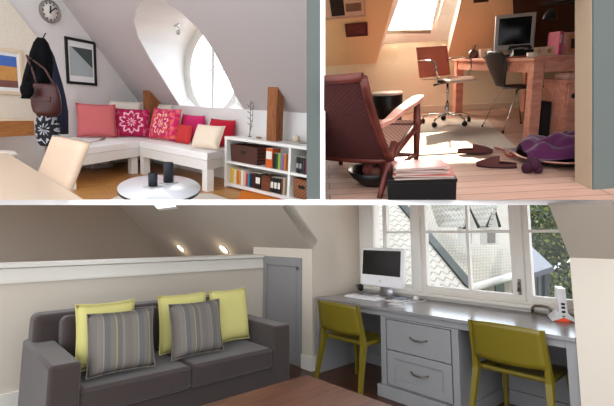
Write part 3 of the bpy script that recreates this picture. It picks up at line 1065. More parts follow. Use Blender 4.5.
# ---- the sofa
sv_a, sv_b = -2.45, -0.70
t = thing('sofa', 'charcoal velvet two-seat sofa along the half wall', 'sofa', DK, (0, 0, 0.0135))
MB().box(-0.42, 0.40, sv_a + 0.02, sv_b - 0.02, 0.06, 0.30, bev=0.01).build('base', m_sofa, t)
MB().box(-0.46, -0.24, sv_a + 0.03, sv_b - 0.03, 0.06, 0.80, bev=0.05, seg=4).build('backrest', m_sofa, t)
for a, b in ((sv_a, sv_a + 0.17), (sv_b - 0.17, sv_b)):
    o = MB().box(-0.44, 0.44, a, b, 0.04, 0.62, bev=0.022, seg=3).build('armrest', m_sofa, t)
mid = (sv_a + sv_b) / 2
for a, b in ((sv_a + 0.175, mid - 0.004), (mid + 0.004, sv_b - 0.175)):
    o = MB().box(-0.23, 0.43, a, b, 0.30, 0.455, bev=0.028, seg=4).build('seat_cushion', m_sofa, t)
    pp = MB()
    for z in (0.325, 0.435):
        pp.tube([(0.10, a + 0.004, z), (0.418, a + 0.006, z), (0.428, a + 0.03, z), (0.428, b - 0.03, z), (0.418, b - 0.006, z), (0.10, b - 0.004, z)], 0.006, 6)
    pp.build('piping', m_sofa, o)
for a, b in ((sv_a + 0.18, mid - 0.004), (mid + 0.004, sv_b - 0.18)):
    MB().box(-0.25, -0.07, a, b, 0.45, 0.79, T=TR(-0.02, 0, 0) @ TR(-0.16, 0, 0.62) @ RY(-9) @ TR(0.16, 0, -0.62), bev=0.05, seg=4).build('back_cushion', m_sofa, t)
for u in (-0.36, 0.36):
    for v in (sv_a + 0.1, sv_b - 0.1):
        MB().box(u - 0.03, u + 0.03, v - 0.03, v + 0.03, 0, 0.06).build('foot', m_dark, t)


def sofa_pillow(label, mat, px, py, z, w, h, lean, yaw, du=0.0, trim=None, u=None):
    """A cushion standing on the seat: px, py is where its middle shows."""
    c = DK.at(px, py, u=u)
    c.y = min(max(c.y, sv_a + 0.17 + w / 2 + 0.03), sv_b - 0.17 - w / 2 - 0.02)
    T = TR(c.x, c.y, 0.47 + h / 2 * cos(radians(lean))) @ RZ(90 + yaw) @ RX(-lean)
    o = thing('throw_pillow', label, 'cushion', DK, (c.x, c.y, 0.484 + h / 2 * cos(radians(lean)) + 0.012), 90 + yaw, 'cushions on the charcoal sofa', RX(-lean))
    MB().pillow(w, h, 0.15).build('cover', mat, o)
    e = []
    for k in range(40):
        a = k / 10.0
        if a < 1: u_, v_ = -1 + 2 * a, -1
        elif a < 2: u_, v_ = 1, -1 + 2 * (a - 1)
        elif a < 3: u_, v_ = 1 - 2 * (a - 2), 1
        else: u_, v_ = -1, 1 - 2 * (a - 3)
        e.append((u_ * w / 2 * (1 - 0.06 * (1 - v_ * v_)), 0, v_ * h / 2 * (1 - 0.06 * (1 - u_ * u_))))
    MB().tube(e + [e[0]], 0.005, 6, cap=False).build('piping', trim or mat, o)
    return o


sofa_pillow('yellow cushion at the right arm of the sofa', m_yellow, 229.5, 318, 0.46, 0.36, 0.42, 10, 3, u=0.09)
sofa_pillow('grey cushion with pale stripes leaning by the yellow one at right', m_stripe, 197, 324, 0.46, 0.42, 0.38, 12, 2, u=0.27)
sofa_pillow('yellow cushion half hidden behind the right striped cushion', m_yellow, 184, 316, 0.46, 0.40, 0.42, 10, 0, u=0.085)
sofa_pillow('yellow cushion at the left arm of the sofa', m_yellow, 80, 345, 0.46, 0.38, 0.42, 10, 0, u=0.12)
sofa_pillow('grey striped cushion beside the left yellow cushion', m_stripe, 122, 340, 0.46, 0.42, 0.38, 12, -2, u=0.30)

# ---- coffee table and rug
t = thing('coffee_table', 'walnut coffee table in front of the charcoal sofa', 'table', DK, (0, 0, 0.0135))
q0 = DK.at(307, 376.5, Z=0.45)
MB().box(q0.x, q0.x + 0.95, q0.y - 1.0, q0.y, 0.415, 0.45, bev=0.004).build('tabletop', m_ctable, t)
for du in (0.05, 0.89):
    for dv in (-0.95, -0.06):
        MB().box(q0.x + du - 0.025, q0.x + du + 0.03, q0.y + dv - 0.025, q0.y + dv + 0.03, 0.0, 0.415).build('leg', m_ctable, t)
MB().box(q0.x + 0.05, q0.x + 0.90, q0.y - 0.95, q0.y - 0.05, 0.36, 0.415).build('apron', m_ctable, t)
t = thing('rug', 'dark rug with olive binding under the sofa and coffee table', 'rug', DK, (0, 0, 0))
MB().box(-0.55, 2.6, -2.75, -0.56, 0.001, 0.012).build('pile', m_rug3, t)
MB().box(-0.55, 2.6, -0.56, -0.53, 0.001, 0.013).box(-0.55, 2.6, -2.78, -2.75, 0.001, 0.013).build('binding', m_rugedge, t)

# ---- recessed spotlights in the slope
for (x, y), lab in (((181, 249), 'small lit ceiling spotlight above the half wall, the left one'), ((224, 250), 'small lit ceiling spotlight nearest the grey cupboard door')):
    p = DK.at(x, y - 1.0, plane=((0, 0, 1.225), (0, SL, 1)))
    T = Matrix(((1, 0, 0, 0), (0, 1 / sqrt(1 + SL * SL), SL / sqrt(1 + SL * SL), 0), (0, -SL / sqrt(1 + SL * SL), 1 / sqrt(1 + SL * SL), 0), (0, 0, 0, 1)))
    t = thing('recessed_spotlight', lab, 'ceiling light', DK, p, 0, 'spotlights in the sloped ceiling', T)
    MB().lathe([(0.075, 0.002), (0.09, -0.004), (0.075, -0.014), (0.062, -0.010), (0.062, 0.002)], 22).build('ring', m_trimw, t)
    MB().lathe([(0.0, -0.006), (0.062, -0.006), (0.062, 0.0), (0, 0.0)], 22).build('lamp', emit_mat('warm lamp glow', (255, 226, 180), 3.0), t)
    lp = DK.M @ (p + Vector((0, -0.05, -0.06)))
    light('spotlight glow', 'POINT', lp, lp + Vector((0, 0, -1)), 0.5, (1, 0.82, 0.6), 0.05)
# ---- beyond the windows: shingled houses, a porch and trees
F3 = Fr(R3, 0, 0, 0)
m_sh1 = shingle('cream scalloped shingles', (172, 170, 162), (160, 156, 146), (118, 114, 106), 0.26, 0.18)
m_sh2 = shingle('pale grey shingles', (160, 155, 144), (140, 135, 124), (112, 107, 98), 0.2, 0.14)
m_rake = M('dark grey eave board', (44, 50, 48), 0.7, 0.1, 5)
m_wht = M('white exterior trim', (190, 188, 182), 0.6, 0.02, 5)
m_slate = M('blue grey metal roof', (70, 70, 80), 0.4, 0.5, 2.2, stretch=(3, 1, 1))
m_gl_dk = M('dark window panes', (60, 66, 70), 0.15, 0.1, 5)
m_log = M('weathered porch boards', (130, 124, 114), 0.8, 0.25, 4, stretch=(4, 4, 1))
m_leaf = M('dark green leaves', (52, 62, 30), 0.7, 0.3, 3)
m_leaf2 = M('lighter green leaves', (122, 128, 62), 0.6, 0.25, 3)  # second, lighter leaf tone mixed in at random
m_bark = M('brown bark', (70, 55, 42), 0.9, 0.3, 6)
m_lawn = M('lawn grass', (84, 92, 50), 0.95, 0.25, 2, bump=0.3)
E3 = lambda x, y, d: R3.at(x, y, Y=d)


def plane3(a, b, c):
    n = (b - a).cross(c - a).normalized()
    if n.y > 0:
        n = -n
    return (a, n)


def on(pl, pts):
    return [R3.at(x, y, plane=pl) for x, y in pts]


def roof(name, mat, pts, thick, parent):
    mb = MB().slab(pts, thick, direction=(0, 1, -0.4))
    o = mb.build(name, mat, parent)
    me = o.data
    n = Vector((0, 0, 0))
    for i in range(len(pts)):
        n += Vector(pts[i]).cross(Vector(pts[(i + 1) % len(pts)]))
    n.normalize()
    h = n.cross(Vector((0, 0, 1))).normalized()
    if h.x < 0:
        h = -h
    s = h.cross(n).normalized()
    if s.z < 0:
        s = -s
    uv = me.uv_layers.new(name='uv')
    for lp in me.loops:
        q = me.vertices[lp.vertex_index].co
        uv.data[lp.index].uv = (q.dot(h), q.dot(s))
    return o


struct(MB().box(-30, 40, 7, 60, -3.4, -3.2).build('floor_garden', m_lawn, frame=F3))

hA = thing('shingled_house', 'near house with a scalloped shingle roof seen through the left windows', 'house', F3)
pA = plane3(E3(360, 310, 8.0), E3(480, 297, 9.4), E3(393, 200, 11.5))
roof('roof', m_sh1, on(pA, [(350, 186), (386, 186), (472, 288), (478, 330), (350, 330)]), 0.2, hA)
ra = [R3.at(x, y, plane=(pA[0] + pA[1] * 0.05, pA[1])) for x, y in ((384, 186), (391, 186), (473, 282), (472, 288), (466, 285))]
MB().slab(ra, 0.12, direction=(0, 1, 0)).build('eave_board', m_rake, hA)
b0, b1 = on(pA, [(352, 330), (478, 330)])
MB().slab([b0 + Vector((0, 0.3, 0)), b1 + Vector((0, 0.3, 0)), b1 + Vector((0, 0.3, -2.5)), b0 + Vector((0, 0.3, -2.5))], 0.2, direction=(0, 1, 0)).build('wall', m_sh2, hA)

hB = thing('shingled_house', 'house with two gabled dormers seen through the wide middle window', 'house', F3)
pB = plane3(E3(468, 287, 13.0), E3(510, 275, 15.0), E3(460, 196, 20.0))
roof('roof', m_sh2, on(pB, [(395, 180), (508, 180), (520, 272), (467, 288), (395, 262)]), 0.2, hB)
g0, g1 = on(pB, [(466, 287.5), (522, 271)])
MB().tube([g0 + Vector((0, -0.1, -0.05)), g1 + Vector((0, -0.1, -0.05))], 0.13, 8).build('gutter', m_wht, hB)
MB().slab([g0 + Vector((0, 0.4, -0.1)), g1 + Vector((0, 0.4, -0.1)), g1 + Vector((0, 0.4, -4)), g0 + Vector((0, 0.4, -4))], 0.2, direction=(0, 1, 0)).build('wall', m_log, hB)
for f0, f1 in ((0.12, 0.35), (0.55, 0.72)):
    a, b = g0.lerp(g1, f0), g0.lerp(g1, f1)
    MB().slab([a + Vector((0, 0.36, -0.3)), b + Vector((0, 0.36, -0.3)), b + Vector((0, 0.36, -2.2)), a + Vector((0, 0.36, -2.2))], 0.06, direction=(0, 1, 0)).build('window', m_gl_dk, hB)
for face, rf, win, d0, d1 in (
        ([(465, 246), (464, 229), (469, 207), (479, 228), (473, 246)], [(428, 198), (469, 203), (463, 227), (438, 227)], (467, 233, 471.5, 244), 13.4, 15.6),
        ([(487, 245), (487, 227), (494.5, 208), (500, 227), (499, 245)], [(470, 205), (495, 205), (488, 226), (472, 226)], (488, 230, 495.5, 243), 14.2, 15.8)):
    dm = MB().slab([E3(x, y, d0) for x, y in face], 0.6, direction=(0, 1, 0)).build('dormer', m_wht, hB)
    MB().slab([E3(win[0], win[1], d0 - 0.04), E3(win[2], win[1], d0 - 0.04), E3(win[2], win[3], d0 - 0.04), E3(win[0], win[3], d0 - 0.04)], 0.06, direction=(0, 1, 0)).build('window', m_sh2, dm)
    ds = [d1, d0 - 0.25, d0 - 0.25, d1 - 0.4]
    roof('dormer_roof', m_sh1, [E3(x, y, d) for (x, y), d in zip(rf, ds)], 0.1, hB)
    a, b, c = E3(*face[1], d0 - 0.2), E3(*face[2], d0 - 0.2), E3(*face[3], d0 - 0.2)
    MB().tube([a, b, c], 0.05, 6).build('barge_board', m_rake, hB)

hC = thing('garden_porch', 'low porch with a blue grey roof seen through the right window', 'porch', F3)
pC = plane3(E3(528, 243, 15.0), E3(553, 266, 12.2), E3(526, 275, 12.2))
roof('roof', m_slate, on(pC, [(517, 233), (528, 243), (553, 266.5), (527, 275), (516, 278)]), 0.15, hC)
MB().slab([E3(x, y, 12.6) for x, y in ((515, 278), (546, 268), (546, 315), (515, 315))], 0.2, direction=(0, 1, 0)).build('wall', m_log, hC)
for x in (531, 538.5):
    MB().slab([E3(x, 276, 12.5), E3(x + 4.5, 275, 12.5), E3(x + 4.5, 296, 12.5), E3(x, 296, 12.5)], 0.05, direction=(0, 1, 0)).build('window', m_gl_dk, hC)
MB().slab([E3(x, y, 12.4) for x, y in ((545, 267), (550, 266), (550, 320), (545, 320))], 0.25, direction=(0, 1, 0)).build('post', m_rake, hC)


def tree(label, px, py, d, rx, rz, n, seed, share=0.35):
    rnd = random.Random(seed)
    c = E3(px, py, d)
    t = thing('leafy_tree', label, 'tree', F3, (c.x, c.y, -3.2), 0, 'trees beyond the windows')
    h = c.z + 3.2
    MB().tube([(0, 0, 0), (0.1, 0, h * 0.5), (0, 0.1, h)], [0.28, 0.2, 0.08], 8).build('trunk', m_bark, t)
    blobs = []
    for k in range(16):
        a, e, r = rnd.uniform(0, 2 * pi), rnd.uniform(-1, 1), rnd.uniform(0.3, 0.75)
        s = sqrt(1 - e * e)
        blobs.append((Vector((rx * r * s * cos(a), rx * r * s * sin(a), h + rz * r * e)), rnd.uniform(0.35, 0.55) * rx))
    mb = MB()
    for k in range(n):
        b, br = rnd.choice(blobs)
        v = Vector((rnd.gauss(0, 1), rnd.gauss(0, 1), rnd.gauss(0, 1))).normalized()
        p = b + v * br * rnd.uniform(0.75, 1.05)
        s = rnd.uniform(0.07, 0.15) * d / 20
        a1 = Vector((rnd.gauss(0, 1), rnd.gauss(0, 1), rnd.gauss(0, 1))).normalized()
        a2 = a1.cross(v + Vector((0.01, 0, 0))).normalized()
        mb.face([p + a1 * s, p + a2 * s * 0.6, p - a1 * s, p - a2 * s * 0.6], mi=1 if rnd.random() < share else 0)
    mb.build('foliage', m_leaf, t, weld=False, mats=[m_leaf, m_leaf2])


tree('tall tree behind the dormered house at the top of the middle window', 500, 208, 36, 3.6, 4.6, 5000, 1)
tree('large tree filling the top of the right window', 545, 208, 28, 3.4, 4.8, 7000, 2)
tree('dense tree low behind the porch in the right window', 566, 262, 20, 2.3, 3.2, 6500, 3, 0.2)
tree('tree between the porch roof and the tall tree behind the dormered house', 524, 226, 48, 4.6, 6.0, 4500, 4)
# ================================================================== ROOM 1: the white attic living room
from mathutils.bvhtree import BVHTree
m_coral = M('coral pink cotton', (206, 108, 110), 0.95, 0.05, 12)
m_pink = M('hot pink cotton', (206, 40, 108), 0.95, 0.08, 10)
m_red = M('red cotton', (190, 24, 52), 0.95, 0.08, 10)
m_off = M('off white cotton', (226, 216, 204), 0.95, 0.04, 10)
m_creamc = M('cream cotton', (240, 222, 200), 0.95, 0.04, 10)
m_med1 = medallion('magenta medallion print', (196, 24, 92), (176, 20, 70), (242, 196, 210), 0.56, 0.0)
m_med2 = medallion('pink and orange medallion print', (214, 34, 104), (236, 92, 84), (248, 208, 204), 0.56, 7.0)
m_benchw = M('white bench lacquer', (240, 238, 234), 0.4, 0.01, 5)
m_padw = M('white canvas pad', (250, 249, 247), 0.85, 0.02, 20, bump=0.1)
m_leather = M('beige leather', (202, 176, 152), 0.5, 0.04, 10, bump=0.05)
m_bge = M('pale beech table top', (194, 172, 150), 0.3, 0.03, 4, spec=0.5)
m_counter = wood('golden oak counter', (150, 92, 40), (186, 126, 66), 0.45, (1.5, 12, 12), 3.0)
m_countertop = M('pale counter top', (222, 198, 170), 0.5, 0.03, 5)
m_coat = M('black wool', (13, 12, 14), 0.95, 0.3, 14, bump=0.2, spec=0.1)
m_navy = M('navy cloth', (28, 34, 56), 0.9, 0.2, 14, bump=0.2)
m_bag = M('oxblood leather', (66, 28, 26), 0.4, 0.5, 12)
m_bag2 = medallion('black printed cloth', (15, 15, 17), (24, 24, 28), (170, 170, 176), 0.5, 2.0)
m_candle = M('dark blue black wax', (34, 36, 46), 0.5, 0.1, 14)
m_wick = M('pale coaster', (186, 184, 178), 0.5, 0.05, 12)
m_wicker = woven('dark wicker', (50, 26, 22), (104, 60, 48), 110, 130, 'XZ')
m_wicker2 = woven('brown wicker', (104, 58, 34), (168, 108, 70), 110, 130, 'XZ')
m_steel = M('grey steel', (150, 152, 154), 0.35, 0.04, 20, metal=0.9)

dir_f = Vector((sin(radians(12)), cos(radians(12)), 0))          # the long bench's front edge
k2 = lambda w: (lambda q: (q.x, q.y))(KB.loc(w))
g_in = Vector((cos(GAZ), -sin(GAZ), 0)) * 0.02
LF = C0 - dir_f * 1.50
# where the long bench's front line meets the low wall, and its back edge along the gable
ft_ = 0.0
while KB.loc(C0 + dir_f * ft_).y < KV - 0.015:
    ft_ += 0.005
WK = C0 + dir_f * ft_
gl = lambda w: GB.loc(w)
LB = G0 + dg * (gl(LF).x + 0.75) + g_in
CRi = CR + g_in - KB.Y * 0.015
bk = KB.at(224, 186.8, Z=0)            # the bookcase's front left foot
BKU, BKV = bk.x, bk.y
SEAT, PADB, RAIL = 0.53, 0.425, 0.29


def bench(label, poly, legs):
    t = thing('bench', label, 'bench', KB, (0, 0, 0), 0, 'white corner bench units')
    MB().prism(poly, PADB + 0.001, SEAT, bev=0.014).build('seat_pad', m_padw, t)
    MB().prism(poly, RAIL, PADB, bev=0.003).build('frame', m_benchw, t)
    for (x, y) in legs:
        MB().box(x - 0.055, x + 0.055, y - 0.055, y + 0.055, 0, RAIL + 0.01).build('leg', m_benchw, t)
    return t


pr = (BKU - 0.075, BKV + 0.02)
rp = [(0.006, 0.0), (BL, 0.0), pr, (pr[0], KV - 0.015), (k2(WK)[0] + 0.008, KV - 0.015)]
bench('white bench unit under the round window beside the bookcase', rp, [(0.075, 0.06), (BL - 0.06, 0.06), (pr[0] - 0.06, KV - 0.08), (k2(WK)[0] + 0.22, KV - 0.08)])
lp_ = [k2(LF), k2(C0 - KB.X * 0.004), (k2(WK)[0] - 0.004, KV - 0.015), k2(CRi), k2(LB)]
i0 = k2(C0 - dir_f * 0.07 - KB.X * 0.125)
bench('white bench unit along the wall below the black framed picture', lp_, [i0, k2(LF + dir_f * 0.08 - Vector((0.07, 0, 0))), k2(CRi - KB.Y * 0.1 + g_in * 4), k2(LB + g_in * 4 + dg * 0.08)])
# a grey storage bag under the long bench
c = KB.at(112, 170, Z=0)
w = KB.L @ c + Vector((-0.28, 0.12, 0))
t = thing('storage_bag', 'grey cloth storage bag on the floor under the long bench', 'storage bag', F1, (w.x, w.y, 0.001), 60)
MB().box(-0.22, 0.22, -0.14, 0.14, 0, 0.21, bev=0.05, seg=4).build('body', M('grey storage cloth', (150, 140, 138), 0.9, 0.15, 6), t)
MB().tube([(-0.1, -0.145, 0.13), (-0.05, -0.16, 0.1), (0.05, -0.16, 0.1), (0.1, -0.145, 0.13)], 0.01, 6).build('handle', m_off, t)


def cushion1(label, mat, frame, px, v, w, h, th=0.17, yaw=0.0, lean=8.0, lift=0.0, z0=None, py=125):
    c = frame.at(px, py, v=v)
    z = (SEAT if z0 is None else z0) + h / 2 + 0.006 + lift
    o = thing('throw_pillow', label, 'cushion', frame, (c.x, v, z), yaw, 'cushions on the white benches', RX(-lean))
    MB().pillow(w, h, th).build('cover', mat, o)
    e = []
    for k in range(40):
        a = k / 10.0
        if a < 1: u_, v_ = -1 + 2 * a, -1
        elif a < 2: u_, v_ = 1, -1 + 2 * (a - 1)
        elif a < 3: u_, v_ = 1 - 2 * (a - 2), 1
        else: u_, v_ = -1, 1 - 2 * (a - 3)
        e.append((u_ * w / 2 * (1 - 0.06 * (1 - v_ * v_)), 0, v_ * h / 2 * (1 - 0.06 * (1 - u_ * u_))))
    MB().tube(e + [e[0]], 0.005, 6, cap=False).build('piping', mat, o)
    return o


cushion1('plain coral cushion, leftmost on the white bench', m_coral, GB, 97, -0.30, 0.60, 0.56, yaw=-40, lean=12)
cushion1('magenta cushion with a white medallion beside the coral one', m_med1, GB, 131.5, -0.55, 0.64, 0.50, yaw=-50, lean=14)
cushion1('pink and orange medallion cushion in the corner of the benches', m_med2, KB, 164.5, KV - 0.37, 0.76, 0.54, yaw=4, lean=14)
cushion1('off-white cushion behind the magenta medallion cushion', m_off, GB, 126, -0.28, 0.58, 0.62, yaw=-45, lean=6)
cushion1('off-white cushion behind the pink and orange medallion cushion', m_off, KB, 164, KV - 0.12, 0.42, 0.60, yaw=0, lean=5)
cushion1('hot pink cushion under the round window behind the cream one', m_pink, KB, 192, KV - 0.12, 0.62, 0.45, yaw=0, lean=8)
cushion1('red cushion beside the bookcase under the round window', m_red, KB, 221.5, KV - 0.11, 0.60, 0.42, yaw=0, lean=8)
cushion1('coral red cushion between the medallion cushion and the cream one', M('coral red cotton', (206, 58, 60), 0.95), KB, 184, KV - 0.40, 0.36, 0.30, th=0.12, yaw=2, lean=14)
cushion1('cream cushion at the right end of the bench', m_creamc, KB, 208, KV - 0.55, 0.50, 0.36, yaw=14, lean=26)
# a grey strap on the long bench
sp_ = [KB.at(x, y, Z=SEAT + 0.016) for x, y in ((84, 145), (92, 142), (99, 140.5), (104, 138.5))]
tag(MB().tube([tuple(p) for p in sp_], [0.008, 0.009, 0.011, 0.03], 8, flat=0.4).build('table_spoon', M('grey metal spoon', (168, 160, 150), 0.4, metal=0.6), frame=KB), 'long grey spoon lying on the white bench before the coral cushion', 'spoon')

# ---- bookcase along the low wall
BD, BH, BW1 = KV - 0.02 - BKV, 0.74, 2.05
DIV = KB.at(289, 170, v=BKV).x - BKU
t = thing('bookcase', 'low white open bookcase on the right along the low wall', 'bookcase', KB, (BKU, BKV, 0))
MB().box(0, 0.045, 0, BD, 0, BH - 0.042, bev=0.002).build('side_panel', m_white1, t)
MB().box(BW1 - 0.045, BW1, 0, BD, 0, BH - 0.042, bev=0.002).build('side_panel', m_white1, t)
MB().box(-0.002, BW1 + 0.002, -0.004, BD, BH - 0.042, BH, bev=0.003).build('top_board', m_white1, t)
MB().box(0.046, BW1 - 0.046, 0.002, BD, 0.03, 0.075).build('bottom_board', m_white1, t)
MB().box(DIV - 0.02, DIV + 0.02, 0, BD, 0.076, BH - 0.043, bev=0.002).build('divider', m_white1, t)
MB().box(0.046, DIV - 0.021, 0.002, BD, 0.36, 0.395, bev=0.002).box(DIV + 0.021, BW1 - 0.046, 0.002, BD, 0.36, 0.395, bev=0.002).build('shelf', m_white1, t)
MB().box(0.046, BW1 - 0.046, BD - 0.012, BD, 0.08, BH - 0.045).build('back_panel', m_white1, t)

bu = lambda px: KB.at(px, 165, v=BKV + 0.03).x - BKU


def book(label, c, x0, x1, shelf, h, group, band=None, d=0.15, v=0.03):
    z = (0.076, 0.396)[shelf]
    u0, u1 = bu(x0), bu(x1) - 0.003
    o = thing('book', label, 'book', KB, (BKU + u0, BKV + v, z + 0.001), 0, group)
    w = u1 - u0
    MB().box(0, w, 0, d, 0, h, bev=min(0.003, w / 5), seg=1).build('cover', M('cover %d %d %d' % c, c, 0.5, 0.03, 20), o)
    MB().box(w * 0.15, w * 0.85, 0.004, d - 0.004, h, h + 0.002).build('pages', M('page paper', (230, 224, 210), 0.8), o)
    if band:
        MB().box(w * 0.08, w * 0.92, -0.0015, 0.001, h * band[0], h * band[1]).build('spine_label', M('spine %d %d %d' % band[2], band[2], 0.6), o)
    return o


LOWB, UPB = 'books on the lower shelf', 'books on the upper shelf'
WH = (236, 232, 224)
for lab, c, x0, x1, h, band in (
        ('tall yellow book, first from the left on the lower shelf', (226, 186, 60), 230.5, 233.6, 0.22, None),
        ('cream book beside the tall yellow book', (228, 214, 180), 233.8, 236.6, 0.21, None),
        ('orange book, third from the left on the lower shelf', (214, 112, 44), 236.8, 238.9, 0.20, None),
        ('mustard book between the orange and the white book', (206, 160, 70), 239.1, 240.9, 0.205, None),
        ('white book, fifth from the left on the lower shelf', (236, 230, 222), 241.1, 243.4, 0.215, None),
        ('pale pink book beside the white one on the lower shelf', (222, 178, 166), 243.6, 246.0, 0.20, None),
        ('narrow red book on the lower shelf', (196, 40, 40), 246.2, 247.8, 0.185, None),
        ('narrow turquoise book beside the red one', (40, 150, 176), 248.0, 249.8, 0.19, None),
        ('dark navy book right of the turquoise one', (26, 32, 58), 250.0, 253.0, 0.20, None),
        ('maroon book between the navy and the black marked book', (74, 24, 26), 253.2, 255.6, 0.21, None),
        ('thick black book with a white spine mark beside the wooden box', (20, 20, 22), 255.8, 261.0, 0.21, (0.35, 0.75, WH)),
        ('black folder with a white spine label right of the wooden box', (22, 22, 24), 271.2, 274.4, 0.20, (0.3, 0.7, WH)),
        ('second black folder with a white spine label on the lower shelf', (24, 22, 24), 274.7, 277.9, 0.20, (0.3, 0.7, WH)),
        ('third black folder with a white spine label on the lower shelf', (20, 22, 26), 278.2, 281.2, 0.205, (0.3, 0.7, WH)),
        ('thin brown book at the divider on the lower shelf', (96, 54, 40), 281.6, 283.4, 0.21, None),
        ('thin pale book leaning nowhere at the divider of the lower shelf', (190, 170, 150), 283.6, 285.6, 0.215, None)):
    book(lab.replace(' leaning nowhere', ' standing'), c, x0, x1, 0, h, LOWB, band)
for lab, c, x0, x1, h, band in (
        ('thick orange binder with a white label on the upper shelf', (212, 96, 36), 265.4, 272.2, 0.255, (0.45, 0.85, WH)),
        ('narrow black book right of the orange binder', (24, 26, 26), 272.9, 275.0, 0.20, None),
        ('dark green book right of the narrow black one', (40, 66, 40), 275.2, 277.4, 0.20, None),
        ('bright green book on the upper shelf', (136, 176, 52), 277.6, 280.4, 0.205, None),
        ('lilac book beside the bright green one', (140, 100, 170), 280.6, 283.4, 0.205, None),
        ('tan orange book at the divider on the upper shelf', (196, 122, 60), 283.6, 285.8, 0.21, None),
        ('black book beside the divider in the right upper compartment', (24, 22, 24), 296.0, 299.0, 0.20, (0.3, 0.6, (150, 150, 150))),
        ('second black book in the right upper compartment', (30, 26, 28), 299.2, 302.0, 0.20, (0.3, 0.6, (150, 150, 150))),
        ('dark grey book third in the right upper compartment', (52, 48, 50), 302.2, 304.4, 0.20, None),
        ('dark plum book at the right edge of the bookcase view', (88, 28, 52), 304.6, 307.4, 0.195, None)):
    book(lab, c, x0, x1, 1, h, UPB, band)


def basket(label, mat, x0, x1, z, h):
    u0, u1 = bu(x0), bu(x1)
    t = thing('wicker_basket', label, 'basket', KB, (BKU + (u0 + u1) / 2, BKV + 0.02, z + 0.001), 0)
    w = u1 - u0
    d = 0.28
    r = [[(-w / 2 + k, 0.01, 0), (w / 2 - k, 0.01, 0), (w / 2 - k, d - 0.01, 0), (-w / 2 + k, d - 0.01, 0)] for k in (0.012,)]
    b = MB()
    out = lambda s_, z_: [(-w / 2 + s_, s_, z_), (w / 2 - s_, s_, z_), (w / 2 - s_, d - s_, z_), (-w / 2 + s_, d - s_, z_)]
    b.loft([out(0.012, 0), out(0.0, h), out(0.014, h), out(0.024, 0.012)], smooth=False)
    b.face(out(0.012, 0)).face(out(0.024, 0.012))
    b.build('body', mat, t)
    e = out(0.004, h)
    MB().tube(e + [e[0]], 0.010, 8, cap=False).build('rim', mat, t)
    MB().box(-0.05, 0.05, -0.004, 0.002, h * 0.55, h * 0.72, bev=0.004).build('handle', m_dark, t)
    return t


basket('dark wicker basket on the upper shelf of the bookcase', m_wicker, 230.5, 257.5, 0.396, 0.235)
basket('brown wicker basket in the right lower compartment', m_wicker2, 294.5, 312, 0.076, 0.24)
t = thing('wooden_box', 'brown carved wooden box between books on the lower shelf', 'box', KB, (BKU + bu(261.8), BKV + 0.03, 0.077))
bw = bu(270.5) - bu(261.8)
MB().box(0, bw, 0, 0.2, 0, 0.17, bev=0.004).build('body', wood('carved box wood', (90, 46, 30), (134, 78, 50)), t)
MB().box(-0.003, bw + 0.003, -0.004, 0.205, 0.172, 0.2, bev=0.004).build('lid', wood('carved box lid', (84, 42, 28), (120, 70, 44)), t)

# ---- on top of the bookcase: timber post, tray with candle, dish; a metal twig on the wall
yy = KV - 0.32
x0, x1 = KB.at(266.5, 130, v=yy).x, KB.at(276, 130, v=yy).x
prof = [(yy, BH + 0.002), (yy, s1(yy) - 0.004), (yy + 0.13, s1(yy + 0.13) - 0.004), (yy + 0.13, BH + 0.002)]
tag(MB().slab([(x0, a, z) for a, z in prof], x1 - x0, direction=(1, 0, 0)).build('timber_post', m_beam, frame=KB), 'reddish timber post rising from the bookcase top to the slope', 'post')
x0, x1 = KB.at(140, 100, v=KV - 0.3).x, KB.at(146, 100, v=KV - 0.3).x
x0 = max(x0, cu + 0.25)
prof = [(KV - 0.24, SEAT + 0.002), (KV - 0.24, s1(KV - 0.24) - 0.004), (KV - 0.02, s1(KV - 0.02) - 0.004), (KV - 0.02, SEAT + 0.002)]
tag(MB().slab([(x0, a, z) for a, z in prof], x1 - x0 + 0.02, direction=(1, 0, 0)).build('timber_post', m_beam, frame=KB), 'short reddish timber post in the corner behind the off-white cushions', 'post')
c = KB.at(294.5, 137, v=KV - 0.155)
t = thing('oval_tray', 'pale oval tray on the bookcase top at the right', 'tray', KB, (c.x + 0.02, c.y, BH + 0.001), 4)
MB().lathe([(0, 0), (0.8, 0), (1.0, 0.8), (0.96, 1.0), (0.8, 0.3), (0, 0.3)], 36, T=Matrix.Diagonal((0.185, 0.11, 0.018, 1))).build('dish', M('pale grey stoneware', (196, 188, 178), 0.4, 0.05, 12), t)
t = thing('candle', 'thick white candle standing on the oval tray', 'candle', KB, (c.x + 0.015, c.y + 0.02, BH + 0.009), 0)
MB().lathe([(0, 0), (0.048, 0), (0.048, 0.072), (0.040, 0.076), (0, 0.072)], 24).build('wax', M('ivory wax', (226, 206, 184), 0.5, 0.03, 12), t)
MB().tube([(0, 0, 0.07), (0.002, 0, 0.085)], 0.002, 6).build('wick', m_black, t)
c = KB.at(259, 133, v=KV - 0.2)
tag(MB().lathe([(0, 0), (0.028, 0), (0.05, 0.018), (0.046, 0.02), (0.026, 0.006), (0, 0.006)], 20).build('small_dish', M('brown ceramic', (170, 130, 104), 0.4), frame=KB, loc=TR(c.x, c.y, BH + 0.001)), 'small brown dish on the bookcase left of the timber post', 'dish')
t0 = KB.at(250, 126, v=KV - 0.14)
t0.z = BH + 0.001
t = thing('metal_twig', 'black metal twig ornament standing on the bookcase left of the timber post', 'ornament', KB, (t0.x, KV - 0.14, t0.z))
hh = (KB.at(252, 98, v=KV - 0.14).z - t0.z) * 0.93
MB().lathe([(0, 0), (0.03, 0), (0.03, 0.006), (0, 0.008)], 16).build('foot', m_black, t)
